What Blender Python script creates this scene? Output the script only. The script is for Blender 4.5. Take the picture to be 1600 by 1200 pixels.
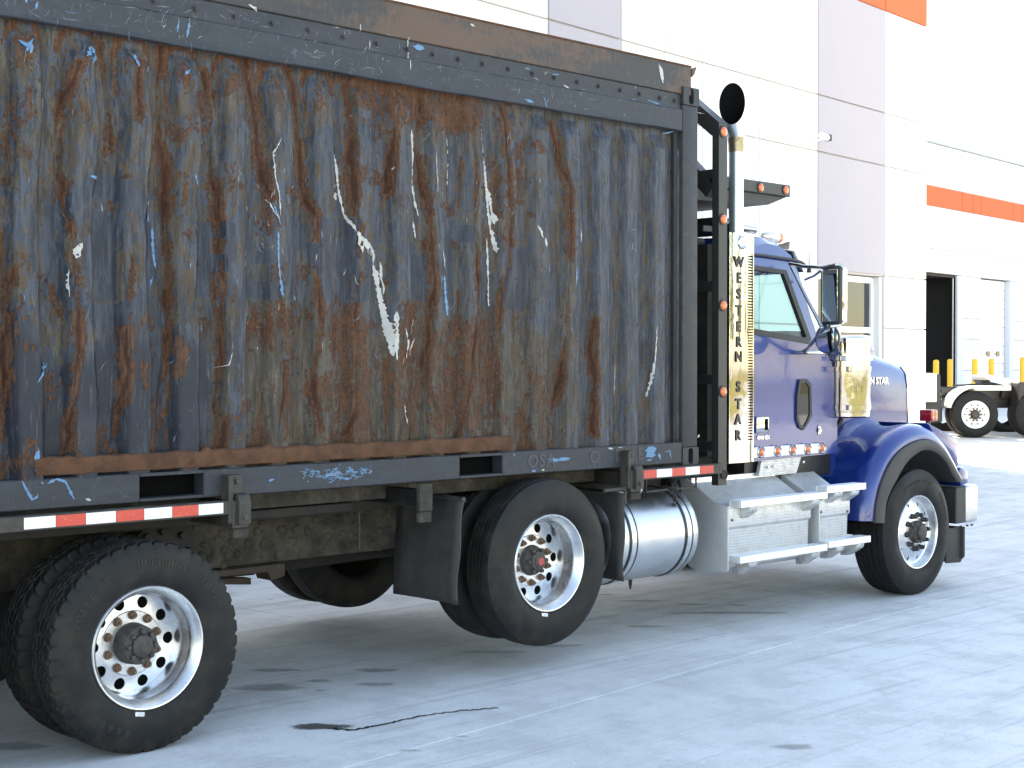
import bpy, bmesh, math, random
import numpy as np
from mathutils import Vector, Matrix
PI = math.pi
R = math.radians
random.seed(7)
rng = np.random.default_rng(11)
for o in list(bpy.data.objects): bpy.data.objects.remove(o)
scene = bpy.context.scene
C = scene.collection

# ------------------------------------------------------------ camera
FPX, YAW, CAM_D, CAM_H = 2268.0, R(43.5), 6.42, 1.93
PITCH = math.atan(32 / FPX)
FW = Vector((math.sin(YAW)*math.cos(PITCH), math.cos(YAW)*math.cos(PITCH), -math.sin(PITCH)))
RT = Vector((math.cos(YAW), -math.sin(YAW), 0))
UP = RT.cross(FW)
CAM = Vector((0, -CAM_D, CAM_H))
cam_data = bpy.data.cameras.new('camera')
cam_data.sensor_width = 36; cam_data.lens = FPX/1600*36
cam_data.clip_start = 0.05; cam_data.clip_end = 3000
cam = bpy.data.objects.new('camera', cam_data); C.objects.link(cam)
cam.matrix_world = Matrix(((RT.x, UP.x, -FW.x, CAM.x), (RT.y, UP.y, -FW.y, CAM.y), (RT.z, UP.z, -FW.z, CAM.z), (0, 0, 0, 1)))
scene.camera = cam

# ------------------------------------------------------------ sky, sun, exposure
SUN_AZ, SUN_EL = R(22.3), R(41)      # azimuth from +Y towards +X
world = bpy.data.worlds.new('World'); scene.world = world; world.use_nodes = True
wn = world.node_tree
for n in list(wn.nodes): wn.nodes.remove(n)
wo = wn.nodes.new('ShaderNodeOutputWorld'); wb = wn.nodes.new('ShaderNodeBackground')
sky = wn.nodes.new('ShaderNodeTexSky'); sky.sky_type = 'NISHITA'; sky.sun_disc = False
sky.sun_elevation = SUN_EL; sky.sun_rotation = SUN_AZ
sky.air_density = 1.0; sky.dust_density = 0.5; sky.ozone_density = 1.0
wb.inputs['Strength'].default_value = 0.12
wn.links.new(sky.outputs[0], wb.inputs[0]); wn.links.new(wb.outputs[0], wo.inputs[0])
sd = Vector((math.sin(SUN_AZ)*math.cos(SUN_EL), math.cos(SUN_AZ)*math.cos(SUN_EL), math.sin(SUN_EL)))
sl = bpy.data.lights.new('sun', 'SUN'); sl.energy = 4.0; sl.angle = R(0.5); sl.color = (1.0, 0.95, 0.87)
so = bpy.data.objects.new('sun', sl); C.objects.link(so)
so.rotation_euler = sd.to_track_quat('Z', 'Y').to_euler(); so.location = sd*60
vs = scene.view_settings
vs.view_transform = 'Standard'; vs.look = 'None'; vs.gamma = 1; vs.use_curve_mapping = False
vs.exposure = 2.62
vs.use_white_balance = True; vs.white_balance_temperature = 8300; vs.white_balance_tint = 10

# ------------------------------------------------------------ measuring helpers (photo point -> point at a known real depth)
def ray(px, py):
    return FW + RT*((px-800)/FPX) + UP*((600-py)/FPX)
def P(px, py, y=0.0):
    r = ray(px, py); t = (y+CAM_D)/r.y
    return CAM + r*t
def G(px, py, z=0.0):
    r = ray(px, py); t = (z-CAM_H)/r.z
    return CAM + r*t

# ------------------------------------------------------------ materials
class Mat:
    def __init__(s, name):
        s.m = bpy.data.materials.new(name); s.m.use_nodes = True
        s.t = s.m.node_tree; s.b = s.t.nodes['Principled BSDF']; s.out = s.t.nodes['Material Output']
    def n(s, typ, **kw):
        x = s.t.nodes.new('ShaderNode'+typ)
        for k, v in kw.items():
            if k.startswith('i_'):
                key = k[2:]
                x.inputs[int(key) if key.isdigit() else key.replace('_', ' ')].default_value = v
            else: setattr(x, k, v)
        return x
    def l(s, a, b):
        if hasattr(a, 'outputs'): a = a.outputs[0]
        s.t.links.new(a, b)
    def set(s, **kw):
        for k, v in kw.items():
            inp = s.b.inputs[k.replace('_', ' ')]
            if hasattr(v, 'outputs') or hasattr(v, 'is_linked'): s.l(v, inp)
            else: inp.default_value = v
        return s
    def pos(s, scale=(1, 1, 1), obj=False):
        if obj: c = s.n('TexCoord').outputs['Object']
        else: c = s.n('NewGeometry').outputs['Position']
        mp = s.n('Mapping'); mp.inputs['Scale'].default_value = scale
        s.l(c, mp.inputs[0]); return mp
    def noise(s, scale, detail=4, rough=.6, vec=None, dist=0):
        x = s.n('TexNoise', i_Scale=scale, i_Detail=detail, i_Roughness=rough, i_Distortion=dist)
        s.l(vec if vec is not None else s.pos(), x.inputs['Vector']); return x
    def ramp(s, src, a, b, c0=0., c1=1.):
        x = s.n('MapRange', interpolation_type='SMOOTHSTEP')
        x.inputs[1].default_value = a; x.inputs[2].default_value = b; x.inputs[3].default_value = c0; x.inputs[4].default_value = c1
        s.l(src, x.inputs[0]); return x
    def math(s, op, a, b=None):
        x = s.n('Math', operation=op)
        for i, v in enumerate((a, b)):
            if v is None: continue
            if isinstance(v, (int, float)): x.inputs[i].default_value = v
            else: s.l(v, x.inputs[i])
        return x
    def mix(s, f, a, b):
        x = s.n('Mix', data_type='RGBA')
        for i, v in ((0, f), (6, a), (7, b)):
            if isinstance(v, (int, float)): x.inputs[i].default_value = v
            elif isinstance(v, tuple): x.inputs[i].default_value = (*v[:3], 1)
            else: s.l(v, x.inputs[i])
        return x.outputs[2]
    def bump(s, src, strength=.3, dist=.01):
        x = s.n('Bump', i_Strength=strength, i_Distance=dist)
        s.l(src, x.inputs['Height']); s.l(x, s.b.inputs['Normal']); return x
    def attr(s, name):
        x = s.n('Attribute', attribute_name=name); return x.outputs['Fac']

def plain(name, col, rough=.5, metal=0., coat=0., spec=.5):
    m = Mat(name); m.set(Base_Color=(*col, 1), Roughness=rough, Metallic=metal, Coat_Weight=coat); m.b.inputs['Specular IOR Level'].default_value = spec
    return m.m

def grimy(name, col, grime, rough=.6, metal=0., scale=9., lo=.45, hi=.7, bump=0., stretch=(1, 1, 1)):
    m = Mat(name); p = m.pos(stretch)
    n1 = m.noise(scale, 6, .65, p); n2 = m.noise(scale*7, 3, .6, p)
    f = m.ramp(m.math('ADD', m.math('MULTIPLY', n1, .8), m.math('MULTIPLY', n2, .2)), lo, hi)
    m.set(Base_Color=m.mix(f, col, grime), Roughness=m.ramp(f, 0, 1, rough, min(1, rough+.25)), Metallic=metal)
    if bump: m.bump(n2, bump, .004)
    return m.m

M = {}
M['blue'] = (lambda m: (m.set(Base_Color=m.mix(m.ramp(m.noise(1.5), .3, .7), (.0005, .023, .165), (.0007, .027, .190)), Roughness=.32, Metallic=.1, Coat_Weight=.9, Coat_Roughness=m.ramp(m.noise(14), .35, .75, .02, .10)), m.m)[1])(Mat('blue_paint'))
M['chrome'] = (lambda m: (m.set(Base_Color=(.53, .53, .52, 1), Metallic=1., Roughness=m.ramp(m.noise(22, 5), .4, .75, .03, .10)), m.bump(m.noise(3, 2, .5), .02, .01), m.m)[2])(Mat('chrome'))
M['guard'] = (lambda m: (m.set(Base_Color=(.52, .50, .46, 1), Metallic=1., Roughness=.045), m.bump(m.noise(5, 2, .5, m.pos((1, 1, .6)), .4), .16, .02), m.m)[2])(Mat('polished_steel'))
M['alu'] = (lambda m: (m.set(Base_Color=m.mix(m.ramp(m.noise(9, 6), .45, .75), (.74, .75, .76), (.60, .59, .58)), Metallic=1., Roughness=m.ramp(m.noise(16, 5), .35, .75, .27, .38)), m.m)[1])(Mat('polished_aluminium'))
M['stack'] = plain('stack_chrome', (.46, .54, .58), .30, .8)
M['burnt'] = grimy('heat_tinted_steel', (.34, .29, .20), (.16, .13, .10), .3, .9, 25, .4, .7)
M['tank'] = (lambda m: (m.set(Base_Color=m.mix(m.ramp(m.noise(5, 6, .6, m.pos((1, 1, 2.5))), .42, .8), (.66, .67, .68), (.56, .56, .55)), Metallic=1., Roughness=m.ramp(m.noise(8, 5), .3, .75, .30, .42)), m.m)[1])(Mat('tank_aluminium'))
def diamond():
    m = Mat('diamond_plate'); 
    tc = m.n('TexCoord').outputs['Object']
    sep = m.n('SeparateXYZ'); m.l(tc, sep.inputs[0])
    v = m.math('ADD', sep.outputs[2], m.math('MULTIPLY', sep.outputs[1], .8))
    a = m.math('SINE', m.math('MULTIPLY', m.math('ADD', sep.outputs[0], v), 150.))
    b = m.math('SINE', m.math('MULTIPLY', m.math('SUBTRACT', sep.outputs[0], v), 150.))
    h = m.ramp(m.math('MULTIPLY', a, b), .2, .75)
    n = m.noise(13, 6)
    m.set(Base_Color=m.mix(m.math('MULTIPLY', h, .55), m.mix(m.ramp(n, .42, .72), (.60, .61, .62), (.48, .47, .46)), (.88, .89, .90)), Metallic=.40, Roughness=m.ramp(n, .3, .7, .28, .45))  # raised bars coloured lighter: polished by wear, and painted relief highlights
    m.bump(h, 1., .006); return m.m
M['diamond'] = diamond()
M['plate'] = grimy('shaded_aluminium', (.46, .47, .48), (.38, .38, .38), .42, .4, 7, .4, .8)  # for the end plates: their shade is put into this darker colour
M['black'] = grimy('black_paint', (.012, .012, .013), (.05, .045, .04), .38, 0, 12, .5, .78)
M['rack'] = grimy('rack_steel', (.018, .018, .018), (.085, .075, .06), .42, 0, 16, .55, .8)
M['plastic'] = grimy('black_plastic', (.022, .022, .024), (.05, .048, .046), .55, 0, 10, .4, .8)
M['flap'] = grimy('rubber_flap', (.028, .026, .026), (.06, .055, .05), .62, 0, 4, .35, .75)
M['frame'] = grimy('muddy_frame', (.010, .009, .008), (.040, .034, .027), .75, 0, 7, .4, .68, .5)
M['mud'] = grimy('caked_mud', (.028, .024, .018), (.085, .073, .056), .9, 0, 9, .4, .7, .6)
M['bracket'] = grimy('bracket_steel', (.03, .026, .022), (.085, .070, .055), .6, 0, 11, .4, .75, .4)
M['oldsteel'] = grimy('brown_steel', (.035, .024, .016), (.075, .052, .036), .8, 0, 11, .35, .7, .4)
M['dark'] = plain('void_shade', (.0025, .0025, .0025), .95, spec=.1)  # near-black colour painted for the shade in hollows, pockets and holes
def thin_glass():
    m = Mat('cab_glass'); t_ = m.n('BsdfTransparent'); t_.inputs[0].default_value = (.66, .83, .81, 1); g_ = m.n('BsdfGlossy'); g_.inputs['Roughness'].default_value = .02
    lw = m.n('LayerWeight'); lw.inputs[0].default_value = .5; fr = m.math('ADD', .05, m.math('MULTIPLY', m.math('POWER', lw.outputs['Facing'], 4.), .75)); mx = m.n('MixShader')
    m.l(fr, mx.inputs[0]); m.l(t_, mx.inputs[1]); m.l(g_, mx.inputs[2]); m.l(mx, m.out.inputs['Surface']); return m.m
M['glass'] = thin_glass()
M['wglass'] = (lambda m: (m.set(Base_Color=(.02, .022, .024, 1), Roughness=.02, Metallic=0., IOR=1.5), m.bump(m.noise(1.2, 2, .5), .04, .02), m.m)[2])(Mat('office_glass'))
M['mirror'] = plain('mirror_glass', (.72, .76, .78), .015, 1.)
M['amber'] = (lambda m: (m.set(Base_Color=(.62, .13, .02, 1), Roughness=.25, Coat_Weight=.6), m.m)[1])(Mat('amber_lens'))
M['redlens'] = (lambda m: (m.set(Base_Color=(.30, .006, .008, 1), Roughness=.18, Coat_Weight=.8), m.m)[1])(Mat('red_lens'))
M['clear'] = plain('clear_lens', (.75, .74, .72), .12, .3)
M['tape_w'] = grimy('tape_white', (.80, .80, .79), (.62, .61, .58), .4, 0, 30, .5, .8)
M['tape_r'] = grimy('tape_red', (.58, .055, .035), (.72, .22, .16), .4, 0, 35, .55, .75)
M['letter'] = plain('black_vinyl', (.01, .01, .01), .4)
M['white'] = grimy('white_paint', (.80, .80, .79), (.62, .60, .56), .45, 0, 12, .5, .8)
M['silver_badge'] = plain('silver_badge', (.75, .76, .78), .2, .8)
M['cap'] = plain('red_cap', (.42, .06, .06), .5)
M['rust'] = grimy('rust_plate', (.105, .042, .018), (.060, .028, .016), .85, 0, 11, .35, .68, .5)
M['lug'] = grimy('greasy_hub', (.035, .03, .027), (.10, .085, .07), .6, 0, 30, .4, .7, .4)
M['lug_rust'] = grimy('rusty_nut', (.14, .075, .045), (.22, .15, .11), .75, 0, 40, .4, .7)
M['nutcap'] = plain('black_nut_cover', (.02, .02, .021), .45)
def rubber(name, dust, lo, hi):
    m = Mat(name); p = m.pos(obj=True)
    tc = m.n('TexCoord').outputs['Object']; sep = m.n('SeparateXYZ'); m.l(tc, sep.inputs[0])
    n = m.noise(6, 6, .65, p); n2 = m.noise(60, 3, .6, p)
    f = m.ramp(n, lo, hi)
    m.set(Base_Color=m.mix(m.math('MULTIPLY', f, .9), (.0085, .0085, .009), dust), Roughness=m.ramp(n, .3, .7, .50, .75)); m.b.inputs['Specular IOR Level'].default_value = .28
    m.bump(n2, .15, .003); return m.m
M['tyre'] = rubber('dusty_rubber', (.036, .030, .023), .40, .72)
M['tyre_c'] = rubber('clean_rubber', (.022, .019, .017), .5, .82)
M['yellow'] = grimy('yellow_sleeve', (.78, .46, .03), (.62, .38, .05), .5, 0, 6, .5, .8)
M['green_seal'] = plain('door_jamb', (.62, .63, .66), .6)

def wall_mat(name, col, col2, r=.75):
    m = Mat(name); n = m.noise(.55, 5, .6); n2 = m.noise(9, 4, .6, m.pos((1, 1, .25)))
    f = m.math('ADD', m.math('MULTIPLY', m.ramp(n, .35, .7), .6), m.math('MULTIPLY', m.ramp(n2, .45, .8), .4))
    m.set(Base_Color=m.mix(f, col, col2), Roughness=r)
    m.bump(m.noise(160, 3), .08, .003); return m.m
M['w_white'] = wall_mat('white_wall_paint', (.74, .725, .70), (.70, .685, .66))
M['w_purple'] = wall_mat('mauve_wall_paint', (.375, .345, .380), (.36, .33, .365))
M['w_orange'] = wall_mat('orange_wall_paint', (.62, .115, .035), (.60, .11, .035))
M['w_joint'] = wall_mat('joint_sealant', (.46, .44, .42), (.44, .42, .40))
M['trim'] = plain('grey_roof_trim', (.42, .46, .50), .5, .3)
M['interior'] = plain('unlit_interior', (.018, .0175, .017), .95)  # near-black colour carries the shade indoors
M['mullion'] = plain('white_mullion', (.78, .77, .76), .4)
M['door_w'] = wall_mat('white_door_panel', (.80, .81, .83), (.77, .78, .80), .5)

def concrete():
    m = Mat('concrete')
    p = m.pos()
    n1 = m.noise(.35, 5, .6, p); n2 = m.noise(2.2, 8, .70, p); n3 = m.noise(38, 6, .72, p); n4 = m.noise(150, 3, .6, p)
    def lanes(ang, sx, sy, scale, dist):
        r_ = m.n('Mapping'); r_.inputs['Rotation'].default_value = (0, 0, R(ang)); r_.inputs['Scale'].default_value = (sx, sy, 1)
        m.l(m.n('NewGeometry').outputs['Position'], r_.inputs[0]); return m.noise(scale, 8, .68, r_, dist)
    sc, sc2, sc3, sc4 = lanes(-12, .10, 2.6, 2.4, .35), lanes(24, .10, 3.4, 2.2, .5), lanes(4, .05, 6., 3.2, .3), lanes(-28, .06, 5., 3., .6)
    base = m.mix(m.ramp(n1, .3, .7), (.62, .612, .595), (.73, .722, .705))
    base = m.mix(m.math('MULTIPLY', m.ramp(n2, .44, .62), .5), base, (.47, .465, .45))
    base = m.mix(m.math('MULTIPLY', m.ramp(n2, .46, .34), .5), base, (.74, .735, .72))
    for q, lo, hi, am, c in ((sc, .54, .66, .45, .38), (sc2, .56, .66, .42, .38), (sc3, .57, .64, .34, .36), (sc4, .58, .65, .38, .36)):
        base = m.mix(m.math('MULTIPLY', m.ramp(q, lo, hi), am), base, (c, c*.99, c*.97))
    base = m.mix(m.math('MULTIPLY', m.ramp(sc3, .44, .36), .18), base, (.78, .78, .77))
    base = m.mix(m.math('MULTIPLY', m.ramp(n3, .52, .68), .40), base, (.36, .355, .34))
    base = m.mix(m.math('MULTIPLY', m.ramp(n4, .58, .70), .65), base, (.30, .295, .285))
    sp = m.noise(7.5, 4, .6, p)
    base = m.mix(m.math('MULTIPLY', m.ramp(sp, .66, .74), .5), base, (.27, .262, .245))
    m.set(Base_Color=base, Roughness=m.ramp(n2, .3, .7, .72, .9))
    m.bump(m.math('ADD', n3, m.math('MULTIPLY', n2, .6)), .25, .005)
    return m.m
M['concrete'] = concrete()
M['joint'] = grimy('joint_filler', (.20, .20, .20), (.28, .28, .28), .9)
M['grass'] = grimy('dry_grass', (.105, .112, .012), (.17, .135, .04), .95, 0, 1.4, .35, .65)
M['bark'] = grimy('bark', (.07, .048, .032), (.12, .085, .06), .9, 0, 8)
M['leaf'] = grimy('pine_needles', (.05, .085, .022), (.10, .13, .04), .7, 0, 3)
M['twig'] = grimy('bare_twigs', (.20, .145, .10), (.28, .21, .15), .9, 0, 3)
def stain_mat(name, col, amt, rough):
    m = Mat(name)
    a = m.attr('edge'); n = m.noise(34, 5, .7)
    al = m.math('MULTIPLY', m.ramp(m.math('ADD', a, m.math('MULTIPLY', m.math('SUBTRACT', n, .5), 1.3)), .15, .85), amt)
    m.set(Base_Color=(*col, 1), Roughness=rough, Alpha=al); return m.m
M['stain'] = stain_mat('oil_stain', (.20, .19, .17), .36, .7)
M['puddle'] = stain_mat('drying_puddle', (.075, .068, .058), .80, .45)
M['wet'] = stain_mat('wet_oil', (.016, .016, .018), .96, .25)

def container_mat():
    m = Mat('rusted_container_wall')
    p = m.pos()
    pv = m.pos((1, 1, .14)); pv2 = m.pos((1, 1, .42))
    ps = m.n('Mapping'); ps.inputs['Rotation'].default_value = (0, R(14), 0); ps.inputs['Scale'].default_value = (1.3, 1, .30)
    m.l(m.n('NewGeometry').outputs['Position'], ps.inputs[0])
    s1 = m.noise(30, 8, .68, pv, .5); s2 = m.noise(10, 9, .70, pv2, 1.6); s3 = m.noise(60, 6, .7, p, .4); s4 = m.noise(26, 9, .72, ps, 1.4)
    big = m.noise(2.6, 4, .6, p)
    s6 = m.noise(13, 6, .62, m.pos((1, 1, .38)), 3.2)
    clean = m.attr('clean'); tan = m.attr('tan'); rust = m.attr('rust'); navy = m.attr('navy')
    blue = m.mix(m.ramp(s1, .42, .60), (.019, .025, .037), (.052, .063, .084))
    blue = m.mix(m.ramp(s4, .56, .60), blue, (.044, .056, .082))
    blue = m.mix(m.math('MULTIPLY', navy, .9), blue, (.0130, .0170, .0260))
    blue = m.mix(m.math('MULTIPLY', m.ramp(big, .5, .7), .4), blue, (.062, .067, .075))
    # the top coat has flaked and scraped through to dull tan, with hard edges
    tn = m.math('ADD', m.math('MULTIPLY', s2, .25), m.math('ADD', m.math('MULTIPLY', s6, .45), m.math('MULTIPLY', s4, .30)))
    thr = m.math('SUBTRACT', tn, m.math('SUBTRACT', .635, m.math('MULTIPLY', m.math('SUBTRACT', tan, m.math('MULTIPLY', clean, .5)), .215)))
    tf = m.ramp(thr, -.006, .012)
    tcol = m.mix(m.ramp(s1, .40, .62), (.052, .042, .031), (.112, .092, .069))
    tcol = m.mix(m.math('MULTIPLY', m.ramp(s3, .48, .62), .7), tcol, (0.0521, 0.0521, 0.0554))
    tcol = m.mix(m.math('MULTIPLY', m.ramp(s2, .53, .58), .7), tcol, (.088, .054, .033))
    edge = m.math('MULTIPLY', m.ramp(thr, -.020, -.004), m.ramp(thr, .016, .002))
    col = m.mix(tf, blue, tcol)
    col = m.mix(m.math('MULTIPLY', edge, .45), col, (0.1260, 0.1075, 0.0882))
    col = m.mix(m.math('MULTIPLY', m.ramp(s4, .635, .66), .5), col, (0.1260, 0.1344, 0.1512))
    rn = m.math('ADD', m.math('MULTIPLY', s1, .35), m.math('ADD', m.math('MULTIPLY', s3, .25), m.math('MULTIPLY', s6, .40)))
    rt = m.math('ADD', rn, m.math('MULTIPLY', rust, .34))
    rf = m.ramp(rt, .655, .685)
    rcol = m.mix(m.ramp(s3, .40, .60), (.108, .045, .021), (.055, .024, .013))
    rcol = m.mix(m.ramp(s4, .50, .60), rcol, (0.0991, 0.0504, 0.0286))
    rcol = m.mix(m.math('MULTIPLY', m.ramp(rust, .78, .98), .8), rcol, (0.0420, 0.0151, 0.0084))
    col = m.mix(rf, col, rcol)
    s5 = m.noise(70, 5, .65, m.pos((1, 1, .06)), .3)          # thin dark runs of grime
    col = m.mix(m.math('MULTIPLY', m.ramp(s5, .56, .64), .55), col, (.016, .015, .015))
    col = m.mix(m.math('MULTIPLY', m.ramp(s5, .42, .36), .30), col, (.115, .115, .115))
    m.set(Base_Color=col, Roughness=m.ramp(m.math('MAXIMUM', rf, tf), 0, 1, .50, .8)); m.b.inputs['Specular IOR Level'].default_value = .3
    hh = m.math('ADD', m.math('MULTIPLY', rf, .5), m.math('ADD', m.math('MULTIPLY', s3, .4), m.math('MULTIPLY', tf, -.45)))
    m.bump(hh, .7, .005)
    return m.m
M['cwall'] = container_mat()
def crail(name, c0, c1, rustamt):
    m = Mat(name); p = m.pos((.35, 1, 1)); s1 = m.noise(12, 6, .65, p); s2 = m.noise(40, 5, .7, m.pos((1, 1, .5))); s3 = m.noise(3, 5, .6, p)
    col = m.mix(m.ramp(s1, .35, .7), c0, c1)
    col = m.mix(m.math('MULTIPLY', m.ramp(s2, .58, .66), .5), col, (0.0680, 0.0760, 0.0920))
    f = m.ramp(m.math('ADD', m.math('MULTIPLY', s3, .7), m.math('MULTIPLY', s2, .3)), .66-rustamt, .78-rustamt)
    col = m.mix(m.math('MULTIPLY', f, .8), col, (0.1080, 0.0680, 0.0480))
    m.set(Base_Color=col, Roughness=m.ramp(s1, .3, .7, .42, .62)); m.b.inputs['Specular IOR Level'].default_value = .3; m.bump(s2, .12, .003); return m.m
M['crail'] = crail('container_rail_paint', (.024, .028, .034), (.039, .044, .053), .03)
M['cboard'] = crail('container_board_paint', (.036, .036, .039), (.052, .048, .046), .20)
M['cpost'] = crail('container_post_paint', (.028, .029, .032), (.040, .041, .045), .0)
M['pw'] = plain('white_scrape', (.40, .40, .385), .6)
M['pc'] = plain('cyan_scrape', (.085, .20, .34), .6)
M['ps'] = plain('pale_scrape', (.15, .165, .19), .6)
M['po'] = plain('rust_scrape', (.36, .17, .08), .7)
M['ghost'] = plain('faded_lettering', (.050, .050, .055), .6)

# ------------------------------------------------------------ mesh helpers
def new_bm(): return bmesh.new()
def add_box(bm, x0, x1, y0, y1, z0, z1, bev=0.0, mat=None, seg=1):
    b2 = bmesh.new()
    bmesh.ops.create_cube(b2, size=1)
    for v in b2.verts:
        v.co = Vector(((x0+x1)/2+v.co.x*(x1-x0), (y0+y1)/2+v.co.y*(y1-y0), (z0+z1)/2+v.co.z*(z1-z0)))
    if bev: bmesh.ops.bevel(b2, geom=b2.edges[:], offset=bev, segments=seg, affect='EDGES', profile=.5)
    merge(bm, b2, mat)
def merge(bm, b2, mat=None):
    if mat is not None: bmesh.ops.transform(b2, matrix=mat, verts=b2.verts[:])
    mp = {}
    for v in b2.verts: mp[v] = bm.verts.new(v.co)
    for f in b2.faces:
        try: bm.faces.new([mp[v] for v in f.verts])
        except ValueError: pass
    b2.free()
def add_prism(bm, poly, d0, d1, axis='Y', bev=0., mat=None):
    """poly in the plane across `axis`: Y -> (x,z), X -> (y,z), Z -> (x,y)"""
    def mk(a, b, d): return Vector((a, d, b)) if axis == 'Y' else (Vector((d, a, b)) if axis == 'X' else Vector((a, b, d)))
    b2 = bmesh.new()
    v0 = [b2.verts.new(mk(a, b, d0)) for a, b in poly]; v1 = [b2.verts.new(mk(a, b, d1)) for a, b in poly]
    n = len(poly)
    b2.faces.new(v0[::-1]); b2.faces.new(v1)
    for i in range(n): b2.faces.new((v0[i], v0[(i+1) % n], v1[(i+1) % n], v1[i]))
    if bev: bmesh.ops.bevel(b2, geom=b2.edges[:], offset=bev, segments=2, affect='EDGES', profile=.5)
    bmesh.ops.recalc_face_normals(b2, faces=b2.faces[:])
    merge(bm, b2, mat)
def add_tube(bm, pts, r, n=10, caps=True):
    pts = [Vector(p) for p in pts]; rings = []
    rr = r if isinstance(r, (list, tuple)) else [r]*len(pts)
    up = Vector((0, 0, 1))
    for i, p in enumerate(pts):
        t = (pts[min(i+1, len(pts)-1)]-pts[max(i-1, 0)]).normalized()
        a = t.cross(up)
        if a.length < .05: a = t.cross(Vector((1, 0, 0)))
        a.normalize(); b = t.cross(a)
        if rings and a.dot(pa) < 0: a = -a; b = -b
        pa = a
        rings.append([bm.verts.new(p+(a*math.cos(2*PI*k/n)+b*math.sin(2*PI*k/n))*rr[i]) for k in range(n)])
    for i in range(len(rings)-1):
        for k in range(n): bm.faces.new((rings[i][k], rings[i][(k+1) % n], rings[i+1][(k+1) % n], rings[i+1][k]))
    if caps: bm.faces.new(rings[0][::-1]); bm.faces.new(rings[-1])
def add_lathe(bm, prof, c=(0, 0, 0), axis='Y', n=48, close=False):
    """prof: list of (radius, height along the axis)"""
    c = Vector(c); rings = []
    for r, h in prof:
        ring = []
        for k in range(n):
            a = 2*PI*k/n
            q = (r*math.cos(a), r*math.sin(a))
            ring.append(bm.verts.new(c+(Vector((q[0], h, q[1])) if axis == 'Y' else (Vector((h, q[0], q[1])) if axis == 'X' else Vector((q[0], q[1], h))))))
        rings.append(ring)
    for i in range(len(rings)-1):
        for k in range(n): bm.faces.new((rings[i][k], rings[i][(k+1) % n], rings[i+1][(k+1) % n], rings[i+1][k]))
    if close:
        bm.faces.new(rings[0][::-1]); bm.faces.new(rings[-1])
def add_grid(bm, rows, closed=False):
    vr = [[bm.verts.new(p) for p in row] for row in rows]
    for i in range(len(vr)-1):
        m = len(vr[i])
        for k in range(m if closed else m-1): bm.faces.new((vr[i][k], vr[i][(k+1) % m], vr[i+1][(k+1) % m], vr[i+1][k]))
    return vr
def add_hex(bm, c, r, h, axis='Y', n=6):
    add_lathe(bm, [(r*.98, 0), (r, -h*.1), (r, -h*.85), (r*.85, -h), (.0001, -h)], c, axis, n)

TRANSLATE = {}
def obj(name, bm, mat, parent=None, smooth=35, label=None, recalc=True):
    if isinstance(bm, bmesh.types.BMesh):
        if recalc: bmesh.ops.recalc_face_normals(bm, faces=bm.faces[:])
        me = bpy.data.meshes.new(name); bm.to_mesh(me); bm.free()
    else: me = bm
    if me.materials is not None and len(me.materials) == 0: me.materials.append(M[mat] if isinstance(mat, str) else mat)
    if smooth:
        me.shade_smooth(); me.set_sharp_from_angle(angle=R(smooth))
    o = bpy.data.objects.new(name, me); C.objects.link(o)
    if parent is not None:
        o.parent = parent
        if parent.type == 'EMPTY' and not parent.get('_local'): o.matrix_parent_inverse = Matrix.Translation(-parent.location)
    if label: o['label'] = label
    return o
def tag(o, label, cat, group=None, kind=None):
    if label: o['label'] = label
    if cat: o['category'] = cat
    if group: o['group'] = group
    if kind: o['kind'] = kind
    return o
def thing(name, label, cat, loc=(0, 0, 0), group=None):
    o = bpy.data.objects.new(name, None); C.objects.link(o); o.location = loc; o.empty_display_size = .3
    return tag(o, label, cat, group)
def copy_tree(o, parent, loc=None, rotz=None):
    c = o.copy(); C.objects.link(c); c.parent = parent
    if loc is not None: c.location = loc
    if rotz is not None: c.rotation_euler = (0, 0, rotz)
    for ch in list(o.children): copy_tree(ch, c)
    return c
def text_mesh(s, size, extrude=.002, bold=0., space=1.):
    cu = bpy.data.curves.new('lettering', 'FONT'); cu.body = s; cu.size = size; cu.extrude = extrude; cu.offset = bold
    cu.align_x = 'CENTER'; cu.align_y = 'CENTER'; cu.space_character = space; cu.resolution_u = 3
    t = bpy.data.objects.new('lettering', cu); C.objects.link(t)
    bpy.context.view_layer.update()
    me = bpy.data.meshes.new_from_object(t.evaluated_get(bpy.context.evaluated_depsgraph_get()))
    bpy.data.objects.remove(t); bpy.data.curves.remove(cu)
    return me
def vnoise(x, y, seed=0):
    r = np.random.default_rng(seed); T = r.random((64, 64))
    xi = np.floor(x).astype(int); yi = np.floor(y).astype(int); fx = x-xi; fy = y-yi
    fx = fx*fx*(3-2*fx); fy = fy*fy*(3-2*fy)
    a = T[xi % 64, yi % 64]; b = T[(xi+1) % 64, yi % 64]; c = T[xi % 64, (yi+1) % 64]; d = T[(xi+1) % 64, (yi+1) % 64]
    return (a*(1-fx)+b*fx)*(1-fy)+(c*(1-fx)+d*fx)*fy
def fbm(x, y, seed=0, oct=4):
    s = 0; a = .5; t = 0
    for i in range(oct): s = s+a*vnoise(x*2**i, y*2**i, seed+i*17); t += a; a *= .55
    return s/t

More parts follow.
